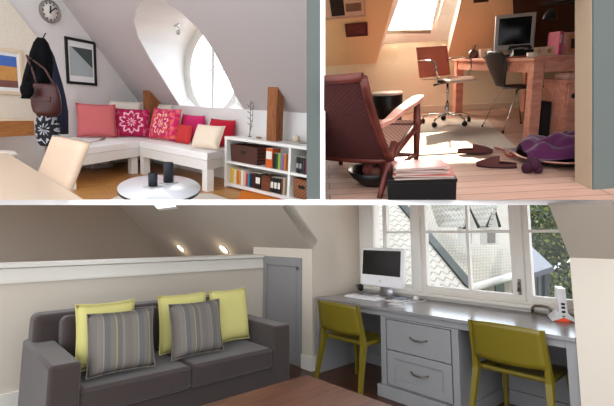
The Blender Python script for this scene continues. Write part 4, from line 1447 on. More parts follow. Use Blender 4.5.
MB().tube([(0, 0, 0), (0.004, 0, hh * 0.4), (-0.004, 0, hh)], [0.006, 0.005, 0.003], 6).tube([(0.0, 0, hh * 0.1), (0.05, -0.004, hh * 0.45), (0.06, 0, hh * 0.9)], [0.004, 0.004, 0.003], 6).build('stem', m_black, t)
rnd = random.Random(4)
for k in range(9):
    z = hh * (0.25 + 0.08 * k)
    s_ = -1 if k % 2 else 1
    MB().tube([(0.0, -0.002, z), (s_ * 0.035, -0.006, z + 0.02), (s_ * 0.065, -0.004, z + 0.035 + rnd.uniform(-0.01, 0.02))], [0.003, 0.005, 0.002], 6).build('leaf', m_black, t)

# ---- rugs on the oak floor
pts = [F1.at(x, y, Z=0) for x, y in ((236, 203), (243, 189.5), (268, 191.5), (292, 204))]
tag(MB().prism([(p.x, p.y) for p in pts], 0.001, 0.010).build('rug', M('orange wool rug', (232, 132, 34), 0.95, 0.1, 40, bump=0.4), frame=F1), 'orange rug on the oak floor before the bookcase', 'rug')
pts = [F1.at(x, y, Z=0) for x, y in ((104, 203), (124, 194), (212, 194), (236, 203))]
tag(MB().prism([(p.x, p.y) for p in pts], 0.001, 0.010).build('rug', M('off white rug', (226, 218, 206), 0.95, 0.15, 50, bump=0.5), frame=F1), 'off-white rug under the round coffee table', 'rug')

# ---- coffee table with two dark candles
CT = 0.42
c = F1.at(160, 187, Z=CT)
rx = (F1.at(200.5, 187, Z=CT) - F1.at(118.5, 187, Z=CT)).length / 2
t = thing('coffee_table', 'round white coffee table with a black edge on thin steel legs', 'table', F1, (c.x, c.y, 0.011), 19)
D2 = Matrix.Diagonal((1, 1.75, 1, 1))
MB().lathe([(0, CT - 0.012), (rx, CT - 0.012), (rx, CT), (0, CT)], 56, T=D2).build('tabletop', M('white laminate', (240, 242, 246), 0.25, 0.01, 6), t)
MB().lathe([(rx - 0.02, CT - 0.03), (rx + 0.001, CT - 0.03), (rx + 0.001, CT - 0.012), (rx - 0.02, CT - 0.012)], 56, T=D2).build('edge_band', m_black, t)
for a in (45, 135, 225, 315):
    x, y = rx * 0.8 * cos(radians(a)), rx * 1.4 * sin(radians(a))
    MB().tube([(x, y, CT - 0.02), (x * 1.06, y * 1.06, 0.0)], 0.010, 8).build('leg', m_steel, t)
for px, py, r, h, lab in ((153, 187, 0.040, 0.115, 'short dark candle on a coaster, the left of two on the white table'), (168.5, 183, 0.046, 0.185, 'tall dark candle on a coaster on the white round table')):
    q = F1.at(px, py, Z=CT + 0.012)
    tag(MB().box(-0.055, 0.055, -0.07, 0.07, 0, 0.008, bev=0.002).build('coaster', m_wick, frame=F1, loc=TR(q.x, q.y, CT + 0.012) @ RZ(-30)), 'pale square coaster under the %s dark candle' % lab.split()[0], 'coaster', 'coasters on the white table')
    k = thing('candle', lab, 'candle', F1, (q.x, q.y, CT + 0.021), 0, 'dark candles on the white table')
    MB().lathe([(0, 0), (r, 0), (r, h), (r * 0.9, h + 0.004), (r * 0.6, h - 0.006), (0, h - 0.008)], 24).build('wax', m_candle, k)
    MB().tube([(0, 0, h - 0.008), (0.002, 0, h + 0.012)], 0.002, 6).build('wick', m_black, k)

# ---- dining table, beige chair, stool, counter
TT = 0.74
p1, p2 = F1.at(8, 153, Z=TT), F1.at(92, 204, Z=TT)
dv = (p2 - p1).normalized()
pl_ = Vector((-dv.y, dv.x, 0))
if pl_.x > 0:
    pl_ = -pl_
tp4 = [p1, p1 + dv * 2.6, p1 + dv * 2.6 + pl_ * 1.0, p1 + pl_ * 1.0]
t = thing('dining_table', 'pale beech table in the lower left foreground', 'table', F1, (0, 0, 0))
MB().prism([(p.x, p.y) for p in tp4], TT - 0.03, TT, bev=0.004).build('tabletop', m_bge, t)
for a, b in ((0.08, 0.08), (2.5, 0.08), (2.5, 0.92), (0.08, 0.92)):
    q = p1 + dv * a + pl_ * b
    MB().box(q.x - 0.03, q.x + 0.03, q.y - 0.03, q.y + 0.03, 0, TT - 0.03).build('leg', m_bge, t)

ca, cb = F1.at(54.5, 135.5, Z=0.93), F1.at(89, 143, Z=0.93)
cm = (ca + cb) / 2
cyaw = degrees(atan2((ca - cb).y, (ca - cb).x))
CW = (ca - cb).length
t = thing('dining_chair', 'beige leather dining chair drawn up to the pale table', 'chair', F1, (cm.x, cm.y, 0.001), cyaw)
yb = 0.0


def cback(a, b, off):
    x = (2 * a - 1) * CW / 2 * (1 - 0.0 * b)
    z = 0.44 + 0.49 * b
    ex = min(1, 12 * min(a, 1 - a)) ** 0.5
    return Vector((x, 0.20 * (1 - b) + 0.015 * cos(pi * (a - 0.5)) + off * ex, z - 0.012 * (1 - min(1, 7 * min(a, 1 - a))) * b))


b = MB().grid(lambda a, c_: cback(a, c_, 0.03), 16, 10).grid(lambda a, c_: cback(a, c_, -0.03), 16, 10)
e = [(i / 16, 0) for i in range(17)] + [(1, j / 10) for j in range(1, 11)] + [(1 - i / 16, 1) for i in range(1, 17)] + [(0, 1 - j / 10) for j in range(1, 10)]
b.loft([[cback(a, c_, 0.03) for a, c_ in e], [cback(a, c_, -0.03) for a, c_ in e]])
b.build('backrest', m_leather, t)
MB().box(-CW / 2, CW / 2, 0.17, 0.58, 0.41, 0.485, bev=0.02, seg=3).build('seat', m_leather, t)
for sx in (-1, 1):
    for y in (0.20, 0.54):
        MB().box(sx * (CW / 2 - 0.03) - 0.02, sx * (CW / 2 - 0.03) + 0.02, y - 0.02, y + 0.02, 0, 0.42).build('leg', m_bge, t)

c = F1.at(-3, 152, Z=0.62)
t = thing('bar_stool', 'white stool at the far left behind the pale table', 'stool', F1, (c.x, c.y, 0.001), 0)
MB().lathe([(0, 0.56), (0.15, 0.56), (0.17, 0.59), (0.15, 0.62), (0, 0.62)], 24).build('seat', m_off, t)
for a in (45, 135, 225, 315):
    MB().tube([(0.1 * cos(radians(a)), 0.1 * sin(radians(a)), 0.57), (0.16 * cos(radians(a)), 0.16 * sin(radians(a)), 0)], 0.012, 8).build('leg', m_steel, t)

q0, q1 = GB.at(34, 120, v=-0.50), GB.at(34, 135.5, v=-0.50)
t = thing('wall_counter', 'golden oak counter fixed to the left wall behind the pale table', 'counter', GB, (0, 0, 0))
MB().box(-6, q0.x, -0.50, -0.052, q1.z, q0.z - 0.012, bev=0.004).build('body', m_counter, t)
MB().box(-6, q0.x + 0.003, -0.503, -0.052, q0.z - 0.011, q0.z, bev=0.002).build('top', m_countertop, t)

# ---- clock and pictures on the gable wall
c = GB.at(50.3, 11.5, v=-0.03)
rr = (GB.at(60.5, 11.5, v=-0.03).x - GB.at(40.5, 11.5, v=-0.03).x) / 2
r_ = 0.5 * (rr + (GB.at(50.3, 0.5, v=-0.03).z - GB.at(50.3, 22.5, v=-0.03).z) / 2)
t = thing('wall_clock', 'round white wall clock with a grey rim high on the gable wall', 'clock', GB, (c.x, -0.002, c.z), 0, None, RX(90))
MB().lathe([(0, 0), (r_, 0), (r_, 0.045), (r_ * 0.93, 0.055), (r_ * 0.88, 0.045), (r_ * 0.88, 0.02), (0, 0.02)], 48).build('rim', M('taupe metal', (132, 120, 114), 0.4, 0.03, 10), t)
MB().lathe([(0, 0.022), (r_ * 0.885, 0.022), (r_ * 0.885, 0.03), (0, 0.03)], 48).build('dial', M('white dial', (240, 238, 232), 0.5), t)
for k in range(12):
    a = 2 * pi * k / 12
    s_ = 0.016 if k % 3 else 0.022
    MB().box(-s_ * 0.7, s_ * 0.7, r_ * 0.68, r_ * 0.80, 0.030, 0.033, T=RZ(-degrees(a))).build('hour_mark', m_black, t)
for nm, a, ln, wd in (('hour_hand', 2, 0.50, 0.012), ('minute_hand', 52, 0.74, 0.009)):
    MB().box(-wd, wd, -0.03, r_ * ln, 0.034, 0.037, T=RZ(-a)).build(nm, m_black, t)


def picture(label, px0, px1, py0, py1, frame, v, m_frame, m_mat, mats, border, inner, name='framed_picture'):
    ym = (py0 + py1) / 2
    u0, u1 = frame.at(px0, ym, v=v).x, frame.at(px1, ym, v=v).x
    um = (px0 + px1) / 2
    z1, z0 = frame.at(um, py0, v=v).z, frame.at(um, py1, v=v).z
    w, h = u1 - u0, z1 - z0
    t = thing(name, label, 'picture', frame, ((u0 + u1) / 2, v, (z0 + z1) / 2))
    b = border
    MB().box(-w / 2, -w / 2 + b, -0.025, 0, -h / 2, h / 2, bev=0.003).box(w / 2 - b, w / 2, -0.025, 0, -h / 2, h / 2, bev=0.003).box(-w / 2 + b, w / 2 - b, -0.025, 0, h / 2 - b, h / 2, bev=0.003).box(-w / 2 + b, w / 2 - b, -0.025, 0, -h / 2, -h / 2 + b, bev=0.003).build('frame', m_frame, t)
    MB().box(-w / 2 + b, w / 2 - b, -0.008, 0, -h / 2 + b, h / 2 - b).build('mat_board', m_mat, t)
    return t, w, h


m_pmat = M('white mat board', (238, 240, 240), 0.7, 0.01, 6)
t, w, h = picture('black framed print of a pale and dark diagonal shape on the gable wall', 65.3, 95.5, 39.3, 84.7, GB, -0.002, m_black, m_pmat, None, 0.045, None)
iw, ih = w * 0.37, h * 0.31
MB().box(-iw, iw, -0.0105, -0.008, -ih, ih).build('print', M('grey blue print', (176, 186, 188), 0.8, 0.08, 6), t)
MB().prism([(-iw * 0.85, ih), (iw, ih), (iw, -ih * 0.35)], 0.0105, 0.0125, T=RX(90)).build('dark_shape', M('dark grey print ink', (74, 84, 84), 0.8, 0.2, 8), t)
t, w, h = picture('cream framed street painting on the left wall above the oak counter', -14, 22.5, 48, 94.5, GB, -0.056, M('cream frame', (226, 206, 178), 0.5), m_pmat, None, 0.05, None)
iw, ih = w * 0.33, h * 0.34
MB().box(-iw, iw, -0.0105, -0.008, ih * 0.35, ih).build('painted_sky', M('painted sky blue', (74, 112, 190), 0.8, 0.2, 10), t)
MB().box(-iw, iw, -0.0105, -0.008, -ih * 0.55, ih * 0.35).build('painted_houses', M('painted ochre houses', (206, 150, 84), 0.8, 0.25, 14), t)
MB().box(-iw, iw, -0.0105, -0.008, -ih, -ih * 0.55).build('painted_street', M('painted brown street', (128, 84, 76), 0.8, 0.25, 12), t)

# ---- coat stand with coats and bags
YC = 5.2
sx0 = R1.at(45, 120, Y=YC)
SX, SY = sx0.x, YC
t = thing('coat_stand', 'slim steel coat stand hung with coats in front of the gable wall', 'coat stand', F1, (SX, SY, 0.001))
zt = R1.at(42, 41, Y=YC).z
MB().lathe([(0, 0), (0.2, 0), (0.2, 0.015), (0.03, 0.03), (0, 0.03)], 28).build('base', m_steel, t)
MB().tube([(0, 0, 0.02), (0, 0, zt)], 0.016, 10).build('pole', m_steel, t)
for a in (-10, 80, 170, 260):
    ca_, sa_ = cos(radians(a)), sin(radians(a))
    MB().tube([(0, 0, zt - 0.10), (0.05 * ca_, 0.05 * sa_, zt - 0.07), (0.09 * ca_, 0.09 * sa_, zt - 0.02)], 0.008, 8).build('hook', m_steel, t)


def garment(name, label, cat, mat, outline, depth, y, folds=7, seed=0, amp=0.02):
    """A hanging garment: outline = [(left px, right px, row)], lofted with folds."""
    rings = []
    n = 28
    rnd = random.Random(seed)
    ph = rnd.uniform(0, 6)
    for i, (xl, xr, py) in enumerate(outline):
        a, b = R1.at(xl, py, Y=y), R1.at(xr, py, Y=y)
        c, hw = (a + b) / 2, (b.x - a.x) / 2
        k = i / (len(outline) - 1)
        ring_ = []
        for j in range(n):
            th = 2 * pi * j / n
            f = 1 + amp * 6 * k * sin(folds * th + ph) * 0.5
            ring_.append((c.x + hw * cos(th) * (1 + amp * k * sin(folds * th + ph)), y + depth * (0.45 + 0.55 * k) * sin(th) * f, c.z))
        rings.append(ring_)
    o = MB().loft(rings, cap=True).build(name, mat, frame=F1)
    return tag(o, label, cat)


garment('coat', 'black wool coat hanging on the coat stand', 'coat', m_coat, [(38, 44, 38), (34, 48, 43), (31, 51, 52), (28, 52, 64), (25, 51, 76), (23, 47, 88), (24, 42, 99)], 0.12, SY - 0.17, 6, 1, 0.10)
garment('jacket', 'navy jacket hanging at the right of the coat stand', 'jacket', m_navy, [(44, 49, 46), (45, 54, 56), (46, 58, 70), (48, 62, 84), (52, 65, 98), (57, 67, 112), (60, 67, 134)], 0.07, SY + 0.24, 5, 2, 0.10)


def bag(name, label, mat, px0, px1, py0, py1, y, d, strap_to, seed):
    a, b = R1.at(px0, (py0 + py1) / 2, Y=y), R1.at(px1, (py0 + py1) / 2, Y=y)
    c0_, c1_ = R1.at((px0 + px1) / 2, py0, Y=y), R1.at((px0 + px1) / 2, py1, Y=y)
    w, h = b.x - a.x, c0_.z - c1_.z
    cx, cz = (a.x + b.x) / 2, (c0_.z + c1_.z) / 2
    t = thing(name, label, 'bag', F1, (cx, y, cz))
    rings = []
    for k in range(9):
        s_ = k / 8
        ww = w / 2 * (0.72 + 0.28 * sin(pi * min(1, 0.15 + s_ * 0.8)))
        dd = d / 2 * (0.35 + 0.65 * sin(pi * (0.08 + 0.8 * (1 - s_))))
        if k == 0:
            ww, dd = ww * 0.8, dd * 0.6
        rings.append([(ww * (abs(cos(q)) ** 0.6) * (1 if cos(q) > 0 else -1) * (1 + 0.04 * sin(5 * q + seed + 3 * s_)), dd * sin(q), -h / 2 + h * s_) for q in [2 * pi * j / 26 for j in range(26)]])
    MB().loft(rings, cap=True).build('body', mat, t)
    sx_, sy_, sz_ = strap_to[0] - cx, strap_to[1] - y, strap_to[2] - cz
    for s_ in (-1, 1):
        MB().tube([(s_ * w * 0.3, 0, h * 0.46), (s_ * w * 0.22 + sx_ * 0.4, sy_ * 0.5, h * 0.5 + (sz_ - h * 0.5) * 0.55), (sx_, sy_, sz_)], 0.011, 8).build('strap', mat, t)
    MB().box(-w * 0.28, w * 0.28, -d * 0.52, -d * 0.40, -h * 0.05, h * 0.12, bev=0.006).build('flap', mat, t)
    return t


hook = lambda a: (SX + 0.09 * cos(radians(a)), SY + 0.09 * sin(radians(a)), zt - 0.09)
bag('shoulder_bag', 'oxblood leather bag hanging below the black coat', m_bag, 32, 61, 84, 116, SY - 0.40, 0.16, (SX + 0.02, SY - 0.30, zt - 0.2), 1)
bag('drawstring_bag', 'black printed cloth bag lowest on the coat stand', m_bag2, 36, 59, 112, 146, SY - 0.22, 0.16, (SX + 0.03, SY - 0.03, zt - 0.7), 3)
q = R1.at(27, 90, Y=SY - 0.56)
tag(MB().ball((0, 0, 0), 0.07, 0.055, 0.085).tube([(0, 0, 0.08), (0.05, 0.05, 0.35), (0.14, 0.16, 0.62)], 0.006, 6).build('round_pouch', m_coat, frame=F1, loc=TR(q.x, q.y, q.z)), 'small round black pouch at the left of the hanging coats', 'pouch')

# ---- chrome wall lamp on the scooped window reveal
rv = next(o for o in R1.objs if o.name.startswith('wall_window_reveal'))
tree_ = BVHTree.FromPolygons([KB.M @ v.co for v in rv.data.vertices], [tuple(p.vertices) for p in rv.data.polygons])
dr = (R1.M.to_3x3() @ R1.ray(176.5, 25)).normalized()
hit, nrm, _i, _d = tree_.ray_cast(Vector((0, 0, 0)), dr)
if hit:
    if nrm.dot(dr) > 0:
        nrm = -nrm
    hl = KB.M.inverted() @ hit
    nl = (KB.M.inverted().to_3x3() @ nrm).normalized()
    rot = nl.to_track_quat('Z', 'Y').to_matrix().to_4x4()
    t = thing('wall_lamp', 'small chrome wall lamp on the white window reveal', 'lamp', KB, hl, 0, None, rot)
    MB().lathe([(0, 0), (0.05, 0), (0.05, 0.012), (0.02, 0.02), (0, 0.02)], 20).build('wall_plate', m_chrome, t)
    MB().tube([(0, 0, 0.015), (0, 0.01, 0.07), (0, 0.0, 0.10)], 0.009, 8).build('arm', m_chrome, t)
    MB().ball((0.0, -0.035, 0.115), 0.04).build('lamp_head', m_chrome, t)
# ================================================================== ROOM 2: the warm attic study
m_red2 = woven('dark red woven cord', (48, 12, 12), (86, 29, 26), 200, 260, 'XZ')
m_seat2 = woven('tan woven cord', (150, 96, 78), (206, 160, 136), 200, 200, 'XY')
m_teak = wood('red teak', (76, 28, 22), (112, 50, 40), 0.4, (3, 3, 3), 3.0)
m_teakl = wood('pale teak arm', (186, 122, 104), (216, 160, 142), 0.35, (3, 3, 3), 3.0)
m_desk2 = wood('pink pine desk', (196, 128, 108), (222, 160, 138), 0.45, (2, 8, 8), 3.0)
m_ply = wood('salmon plywood', (226, 118, 94), (236, 138, 112), 0.4, (2, 2, 2), 3.0)
m_plyl = M('pale plywood seat', (232, 202, 184), 0.35, 0.03, 6)
m_blk = M('black lacquer', (14, 13, 14), 0.4, 0.05, 8)
m_silver = M('silver grey plastic', (182, 174, 172), 0.4, 0.03, 10)
m_rug2 = M('grey beige wool rug', (196, 180, 166), 0.95, 0.18, 60, bump=0.4)
m_purple = M('purple cloth', (78, 16, 64), 0.9, 0.3, 9, bump=0.3, sheen=0.3)
m_slip = M('brown felt slipper', (80, 40, 38), 0.9, 0.15, 20)
m_slipin = M('dark slipper lining', (30, 18, 20), 0.9, 0.1, 20)
m_paper2 = M('cream paper', (226, 206, 196), 0.8, 0.05, 10)

# ---- floor rug
pts = [F2.at(x, y, Z=0) for x, y in ((330, 158.5), (395, 157), (440, 155), (516, 148.5), (487, 121), (420, 118.5), (412, 122), (385, 137), (336, 142))]
tag(MB().prism([(p.x, p.y) for p in pts], 0.001, 0.012).build('rug', m_rug2, frame=F2), 'grey beige rug under the swivel chair and the black chair', 'rug')
RZ0 = 0.013

# ---- desk
n_, f_ = F2.at(530, 140, Z=0), F2.at(457, 116, Z=0)
DW = Fr(R2, n_.x, n_.y, 90 - degrees(atan2(f_.y - n_.y, f_.x - n_.x)) * 1.0 if False else degrees(atan2(-(f_ - n_).x, (f_ - n_).y)))
DL = (f_ - n_).length
DWd, DT = 0.92, 0.735
t = thing('pine_desk', 'large pale pink pine desk with square legs against the side wall', 'desk', DW, (0, 0, 0))
MB().box(-0.06, DWd + 0.06, -0.06, DL + 0.06, DT - 0.028, DT, bev=0.004).build('tabletop', m_desk2, t)
MB().box(-0.03, 0.0, 0.04, DL - 0.04, DT - 0.13, DT - 0.029).box(DWd - 0.01, DWd + 0.02, 0.04, DL - 0.04, DT - 0.13, DT - 0.029).box(0.04, DWd - 0.04, -0.035, -0.01, DT - 0.13, DT - 0.029).box(0.04, DWd - 0.04, DL, DL + 0.03, DT - 0.13, DT - 0.029).build('apron', m_desk2, t)
for x in (-0.045, DWd - 0.05):
    for y in (-0.045, DL - 0.05):
        MB().box(x, x + 0.095, y, y + 0.095, 0, DT - 0.029, bev=0.004).build('leg', m_desk2, t)


def dx(px, y):
    """Place along the desk's short side where column px shows, y along its length."""
    return DW.at(px, 55, v=y).x


# monitor
yy = 0.95
t = thing('computer_monitor', 'old silver tube monitor with a dark screen on the pine desk', 'monitor', DW, (dx(513, yy), yy, DT + 0.001), 0 - DW.yaw - 24)
tl = RX(-4)
MB().loft([[(-0.19, 0, 0.07), (0.19, 0, 0.07), (0.19, 0, 0.43), (-0.19, 0, 0.43)], [(-0.20, 0.03, 0.06), (0.20, 0.03, 0.06), (0.20, 0.03, 0.44), (-0.20, 0.03, 0.44)],
           [(-0.18, 0.10, 0.08), (0.18, 0.10, 0.08), (0.18, 0.10, 0.42), (-0.18, 0.10, 0.42)], [(-0.10, 0.36, 0.13), (0.10, 0.36, 0.13), (0.10, 0.36, 0.36), (-0.10, 0.36, 0.36)]], cap=True, smooth=False).build('case', m_silver, t)
MB().grid(lambda a, b: Vector(((2 * a - 1) * 0.158, -0.004 - 0.012 * (1 - (2 * a - 1) ** 2) * (1 - (2 * b - 1) ** 2), 0.125 + 0.278 * b)), 12, 10).build('screen', M('dark tube glass', (12, 9, 10), 0.2, 0.02, 5, spec=0.2), t)
MB().lathe([(0, 0), (0.14, 0), (0.13, 0.02), (0.06, 0.04), (0.05, 0.075), (0, 0.075)], 24, T=TR(0, 0.10, 0)).build('stand', m_silver, t)
k = MB()
for i in range(4):
    k.box(-0.05 + i * 0.03, -0.035 + i * 0.03, -0.004, 0.0, 0.088, 0.098)
k.build('button', m_blk, t)
# keyboard and mouse mat
t = thing('keyboard', 'dark keyboard on the pine desk before the tube monitor', 'keyboard', DW, (0.085, 0.855, DT + 0.001), 0)
MB().box(-0.155, 0.155, -0.065, 0.065, 0, 0.018, bev=0.004).build('tray', m_blk, t)
for r in range(4):
    kk = MB()
    for i in range(12):
        kk.box(-0.145 + i * 0.024, -0.145 + i * 0.024 + 0.019, -0.06 + r * 0.031, -0.06 + r * 0.031 + 0.025, 0.018, 0.024)
    kk.build('key_row', M('dark grey key', (44, 42, 42), 0.6), t)
# white box with a dark hole, jar with pens
yb = 1.35
t = thing('storage_box', 'small white box with a dark hole on the desk left of the monitor', 'box', DW, (dx(485, yb), yb, DT + 0.001), -DW.yaw - 8)
MB().box(-0.065, 0.065, -0.05, 0.05, 0, 0.10, bev=0.003).build('body', M('white card box', (226, 206, 180), 0.7), t)
MB().lathe([(0, 0), (0.014, 0), (0.014, 0.002), (0, 0.002)], 14, T=TR(0.0, -0.0495, 0.055) @ RX(90)).build('hole', m_blk, t)
yb = 1.45
t = thing('glass_jar', 'round glass jar of pens on the desk at the left of the white box', 'jar', DW, (dx(473, yb), yb, DT + 0.001))
MB().lathe([(0, 0), (0.05, 0), (0.062, 0.03), (0.055, 0.075), (0.036, 0.09), (0.036, 0.10), (0, 0.10)], 22).build('body', M('brown glass', (96, 62, 52), 0.15, 0.1, 10, spec=0.7), t)
for a, c in ((0, (150, 60, 50)), (1.7, (60, 60, 90)), (3.6, (190, 160, 120)), (5, (40, 36, 36))):
    MB().tube([(0.012 * cos(a), 0.012 * sin(a), 0.1), (0.03 * cos(a), 0.03 * sin(a), 0.155)], 0.005, 6).build('pen', M('pen %d %d %d' % c, c, 0.5), t)
# papers, telephone, mug, frames, camera, binder
tag(MB().box(-0.13, 0.13, -0.07, 0.07, 0, 0.012).build('notebook', M('red brown notebook', (150, 70, 56), 0.6), frame=DW, loc=TR(dx(519, 0.42), 0.42, DT + 0.001) @ RZ(-DW.yaw - 10)), 'red brown notebook lying on the desk below the monitor', 'notebook')
t = thing('telephone', 'black telephone on the desk right below the monitor', 'telephone', DW, (dx(519, 0.62), 0.62, DT + 0.001), -DW.yaw - 15)
MB().loft([[(-0.08, -0.08, 0), (0.08, -0.08, 0), (0.08, 0.08, 0), (-0.08, 0.08, 0)], [(-0.06, -0.06, 0.03), (0.06, -0.06, 0.03), (0.05, 0.04, 0.075), (-0.05, 0.04, 0.075)]], cap=True, smooth=False).build('body', m_blk, t)
MB().tube([(-0.1, 0.0, 0.075), (-0.09, 0.0, 0.098), (0.0, 0.0, 0.104), (0.09, 0.0, 0.098), (0.1, 0.0, 0.075)], [0.022, 0.018, 0.012, 0.018, 0.022], 10).build('handset', m_blk, t)
t = thing('mug', 'small white mug at the desk edge beside the picture cards', 'mug', DW, (dx(531, 0.10), 0.10, DT + 0.001))
MB().lathe([(0, 0), (0.033, 0), (0.036, 0.045), (0.032, 0.045), (0.029, 0.008), (0, 0.008)], 20).build('cup', M('warm white china', (236, 220, 200), 0.3), t)
MB().tube([(0.034, 0, 0.036), (0.054, 0, 0.034), (0.054, 0, 0.014), (0.033, 0, 0.010)], 0.005, 6).build('handle', M('warm white china', (236, 220, 200), 0.3), t)
for px, y, lab, c in ((539, 0.40, 'small cream picture card with a pale print, nearer the monitor', (214, 170, 140)), (549.5, 0.34, 'small cream picture card beside the pink binder', (200, 130, 96))):
    t = thing('picture_card', lab, 'card', DW, (dx(px, y), y, DT + 0.002), -DW.yaw - 8, 'picture cards on the pine desk', RX(-14))
    MB().box(-0.045, 0.045, 0, 0.008, 0, 0.085, bev=0.002).build('card', M('cream card', (226, 196, 166), 0.6), t)
    MB().lathe([(0, 0), (0.022, 0), (0.022, 0.002), (0, 0.002)], 18, T=TR(0, 0.001, 0.045) @ RX(90)).build('print', M('card print %d' % px, c, 0.7, 0.3, 30), t)
t = thing('speaker', 'small dark loudspeaker standing behind the picture cards', 'speaker', DW, (dx(552, 0.62), 0.62, DT + 0.001), -DW.yaw - 6)
MB().box(-0.045, 0.045, -0.04, 0.05, 0, 0.19, bev=0.005).build('body', m_blk, t)
for z, r in ((0.06, 0.028), (0.13, 0.018)):
    MB().lathe([(0, 0.004), (r * 0.6, 0.0), (r, 0.006), (r, 0), (0, 0)], 18, T=TR(0, -0.041, z) @ RX(90)).build('cone', M('dark grey cone', (50, 50, 54), 0.5), t)
for px, y, w, h, c, lab in ((559.5, 0.36, 0.030, 0.215, (214, 96, 124), 'bright pink binder standing beside the small loudspeaker'), (563.5, 0.36, 0.026, 0.205, (226, 150, 156), 'pale pink binder between the bright pink one and the brown frame')):
    t = thing('ring_binder', lab, 'binder', DW, (dx(px, y), y, DT + 0.001), -DW.yaw, 'pink binders on the pine desk')
    MB().box(-w / 2, w / 2, 0, 0.2, 0, h, bev=0.003).build('cover', M('binder %d' % px, c, 0.6), t)
    MB().box(-w * 0.3, w * 0.3, -0.002, 0.001, h * 0.5, h * 0.85).build('spine_label', M('binder label %d' % px, (236, 190, 196), 0.6), t)
t = thing('photo_frame', 'brown photo frame at the right end of the desk', 'photo frame', DW, (dx(574, 0.30), 0.30, DT + 0.003), -DW.yaw - 4, None, RX(-7))
MB().box(-0.075, -0.055, 0, 0.014, 0, 0.2, bev=0.002).box(0.055, 0.075, 0, 0.014, 0, 0.2, bev=0.002).box(-0.055, 0.055, 0, 0.014, 0, 0.02, bev=0.002).box(-0.055, 0.055, 0, 0.014, 0.18, 0.2, bev=0.002).build('frame', m_teakl, t)
MB().box(-0.055, 0.055, 0.006, 0.012, 0.02, 0.18).build('mat_board', M('tan mount', (186, 120, 84), 0.7), t)
MB().box(-0.03, 0.03, 0.003, 0.006, 0.05, 0.14).build('photo', M('dark photo', (40, 26, 30), 0.5, 0.5, 40), t)

# ---- black plywood chair tucked to the desk's long side
cc = F2.at(484, 132, Z=0)
t = thing('plywood_chair', 'black plywood chair with thin chrome legs at the pine desk', 'chair', F2, (1.96, 4.42, RZ0), -86)


def shell(a, b, off):
    u, v = 2 * a - 1, b
    if v < 0.5:                                    # seat
        s_ = v / 0.5
        w_ = 0.215 * (1 - 0.55 * max(0, (s_ - 0.75) / 0.25) ** 2) * (0.90 + 0.10 * sin(pi * min(1, s_ * 1.3)))
        y_, z_ = 0.40 - 0.40 * s_, 0.435 - 0.018 * (1 - u * u) * sin(pi * s_) + 0.02 * max(0, s_ - 0.8) / 0.2 - 0.02 * max(0, 0.15 - s_) / 0.15
    else:                                          # waisted back
        s_ = (v - 0.5) / 0.5
        w_ = 0.097 + (0.20 - 0.097) * sin(min(1, s_ * 1.35) * pi / 2) ** 1.5
        w_ *= (1 - max(0, (s_ - 0.8) / 0.2) ** 2 * 0.45)
        y_, z_ = -0.02 - 0.09 * s_, 0.455 + 0.345 * s_
        y_ += 0.02 * u * u
    return Vector((u * w_, y_ + off * (1 if v > 0.5 else 0.2), z_ + (off if v <= 0.5 else 0)))


b = MB().grid(lambda a, c_: shell(a, c_, 0.005), 12, 28).grid(lambda a, c_: shell(a, c_, -0.005), 12, 28)
e = [(i / 12, 0) for i in range(13)] + [(1, j / 28) for j in range(1, 29)] + [(1 - i / 12, 1) for i in range(1, 13)] + [(0, 1 - j / 28) for j in range(1, 28)]
b.loft([[shell(a, c_, 0.005) for a, c_ in e], [shell(a, c_, -0.005) for a, c_ in e]])
b.build('seat_shell', m_blk, t)
for sx in (-1, 1):
    for fy, ty in ((0.38, 0.26), (-0.06, 0.10)):
        MB().tube([(sx * 0.07, 0.18, 0.415), (sx * 0.13, ty, 0.405), (sx * 0.155, ty + (fy - ty) * 0.12, 0.37), (sx * 0.22, fy, 0.012)], 0.007, 8).build('leg', m_chrome, t)
        MB().lathe([(0, 0), (0.011, 0), (0.010, 0.02), (0, 0.02)], 10, T=TR(sx * 0.22, fy, 0)).build('foot_cap', m_blk, t)

# ---- swivel chair
sc_ = F2.at(442, 117.5, Z=RZ0)
sc_ = Vector((1.60, 4.98, RZ0))
t = thing('swivel_chair', 'salmon plywood swivel chair on castors in front of the skylight wall', 'chair', F2, sc_, -156)
SHt = 0.53
b = MB()


def sseat(a, c_, off):
    u = 2 * a - 1
    return Vector((u * 0.215, -0.20 + 0.44 * c_, SHt - 0.012 * (1 - u * u) - 0.03 * max(0, c_ - 0.85) / 0.15 + off))


b.grid(lambda a, c_: sseat(a, c_, 0.006), 8, 12).grid(lambda a, c_: sseat(a, c_, -0.006), 8, 12)
e = [(i / 8, 0) for i in range(9)] + [(1, j / 12) for j in range(1, 13)] + [(1 - i / 8, 1) for i in range(1, 9)] + [(0, 1 - j / 12) for j in range(1, 12)]
b.loft([[sseat(a, c_, 0.006) for a, c_ in e], [sseat(a, c_, -0.006) for a, c_ in e]])
b.build('seat', m_plyl, t)


def sback(a, c_, off):
    u = 2 * a - 1
    return Vector((u * 0.225, -0.215 - 0.07 * c_ - 0.02 * (1 - u * u) + off, SHt + 0.015 + 0.345 * c_))


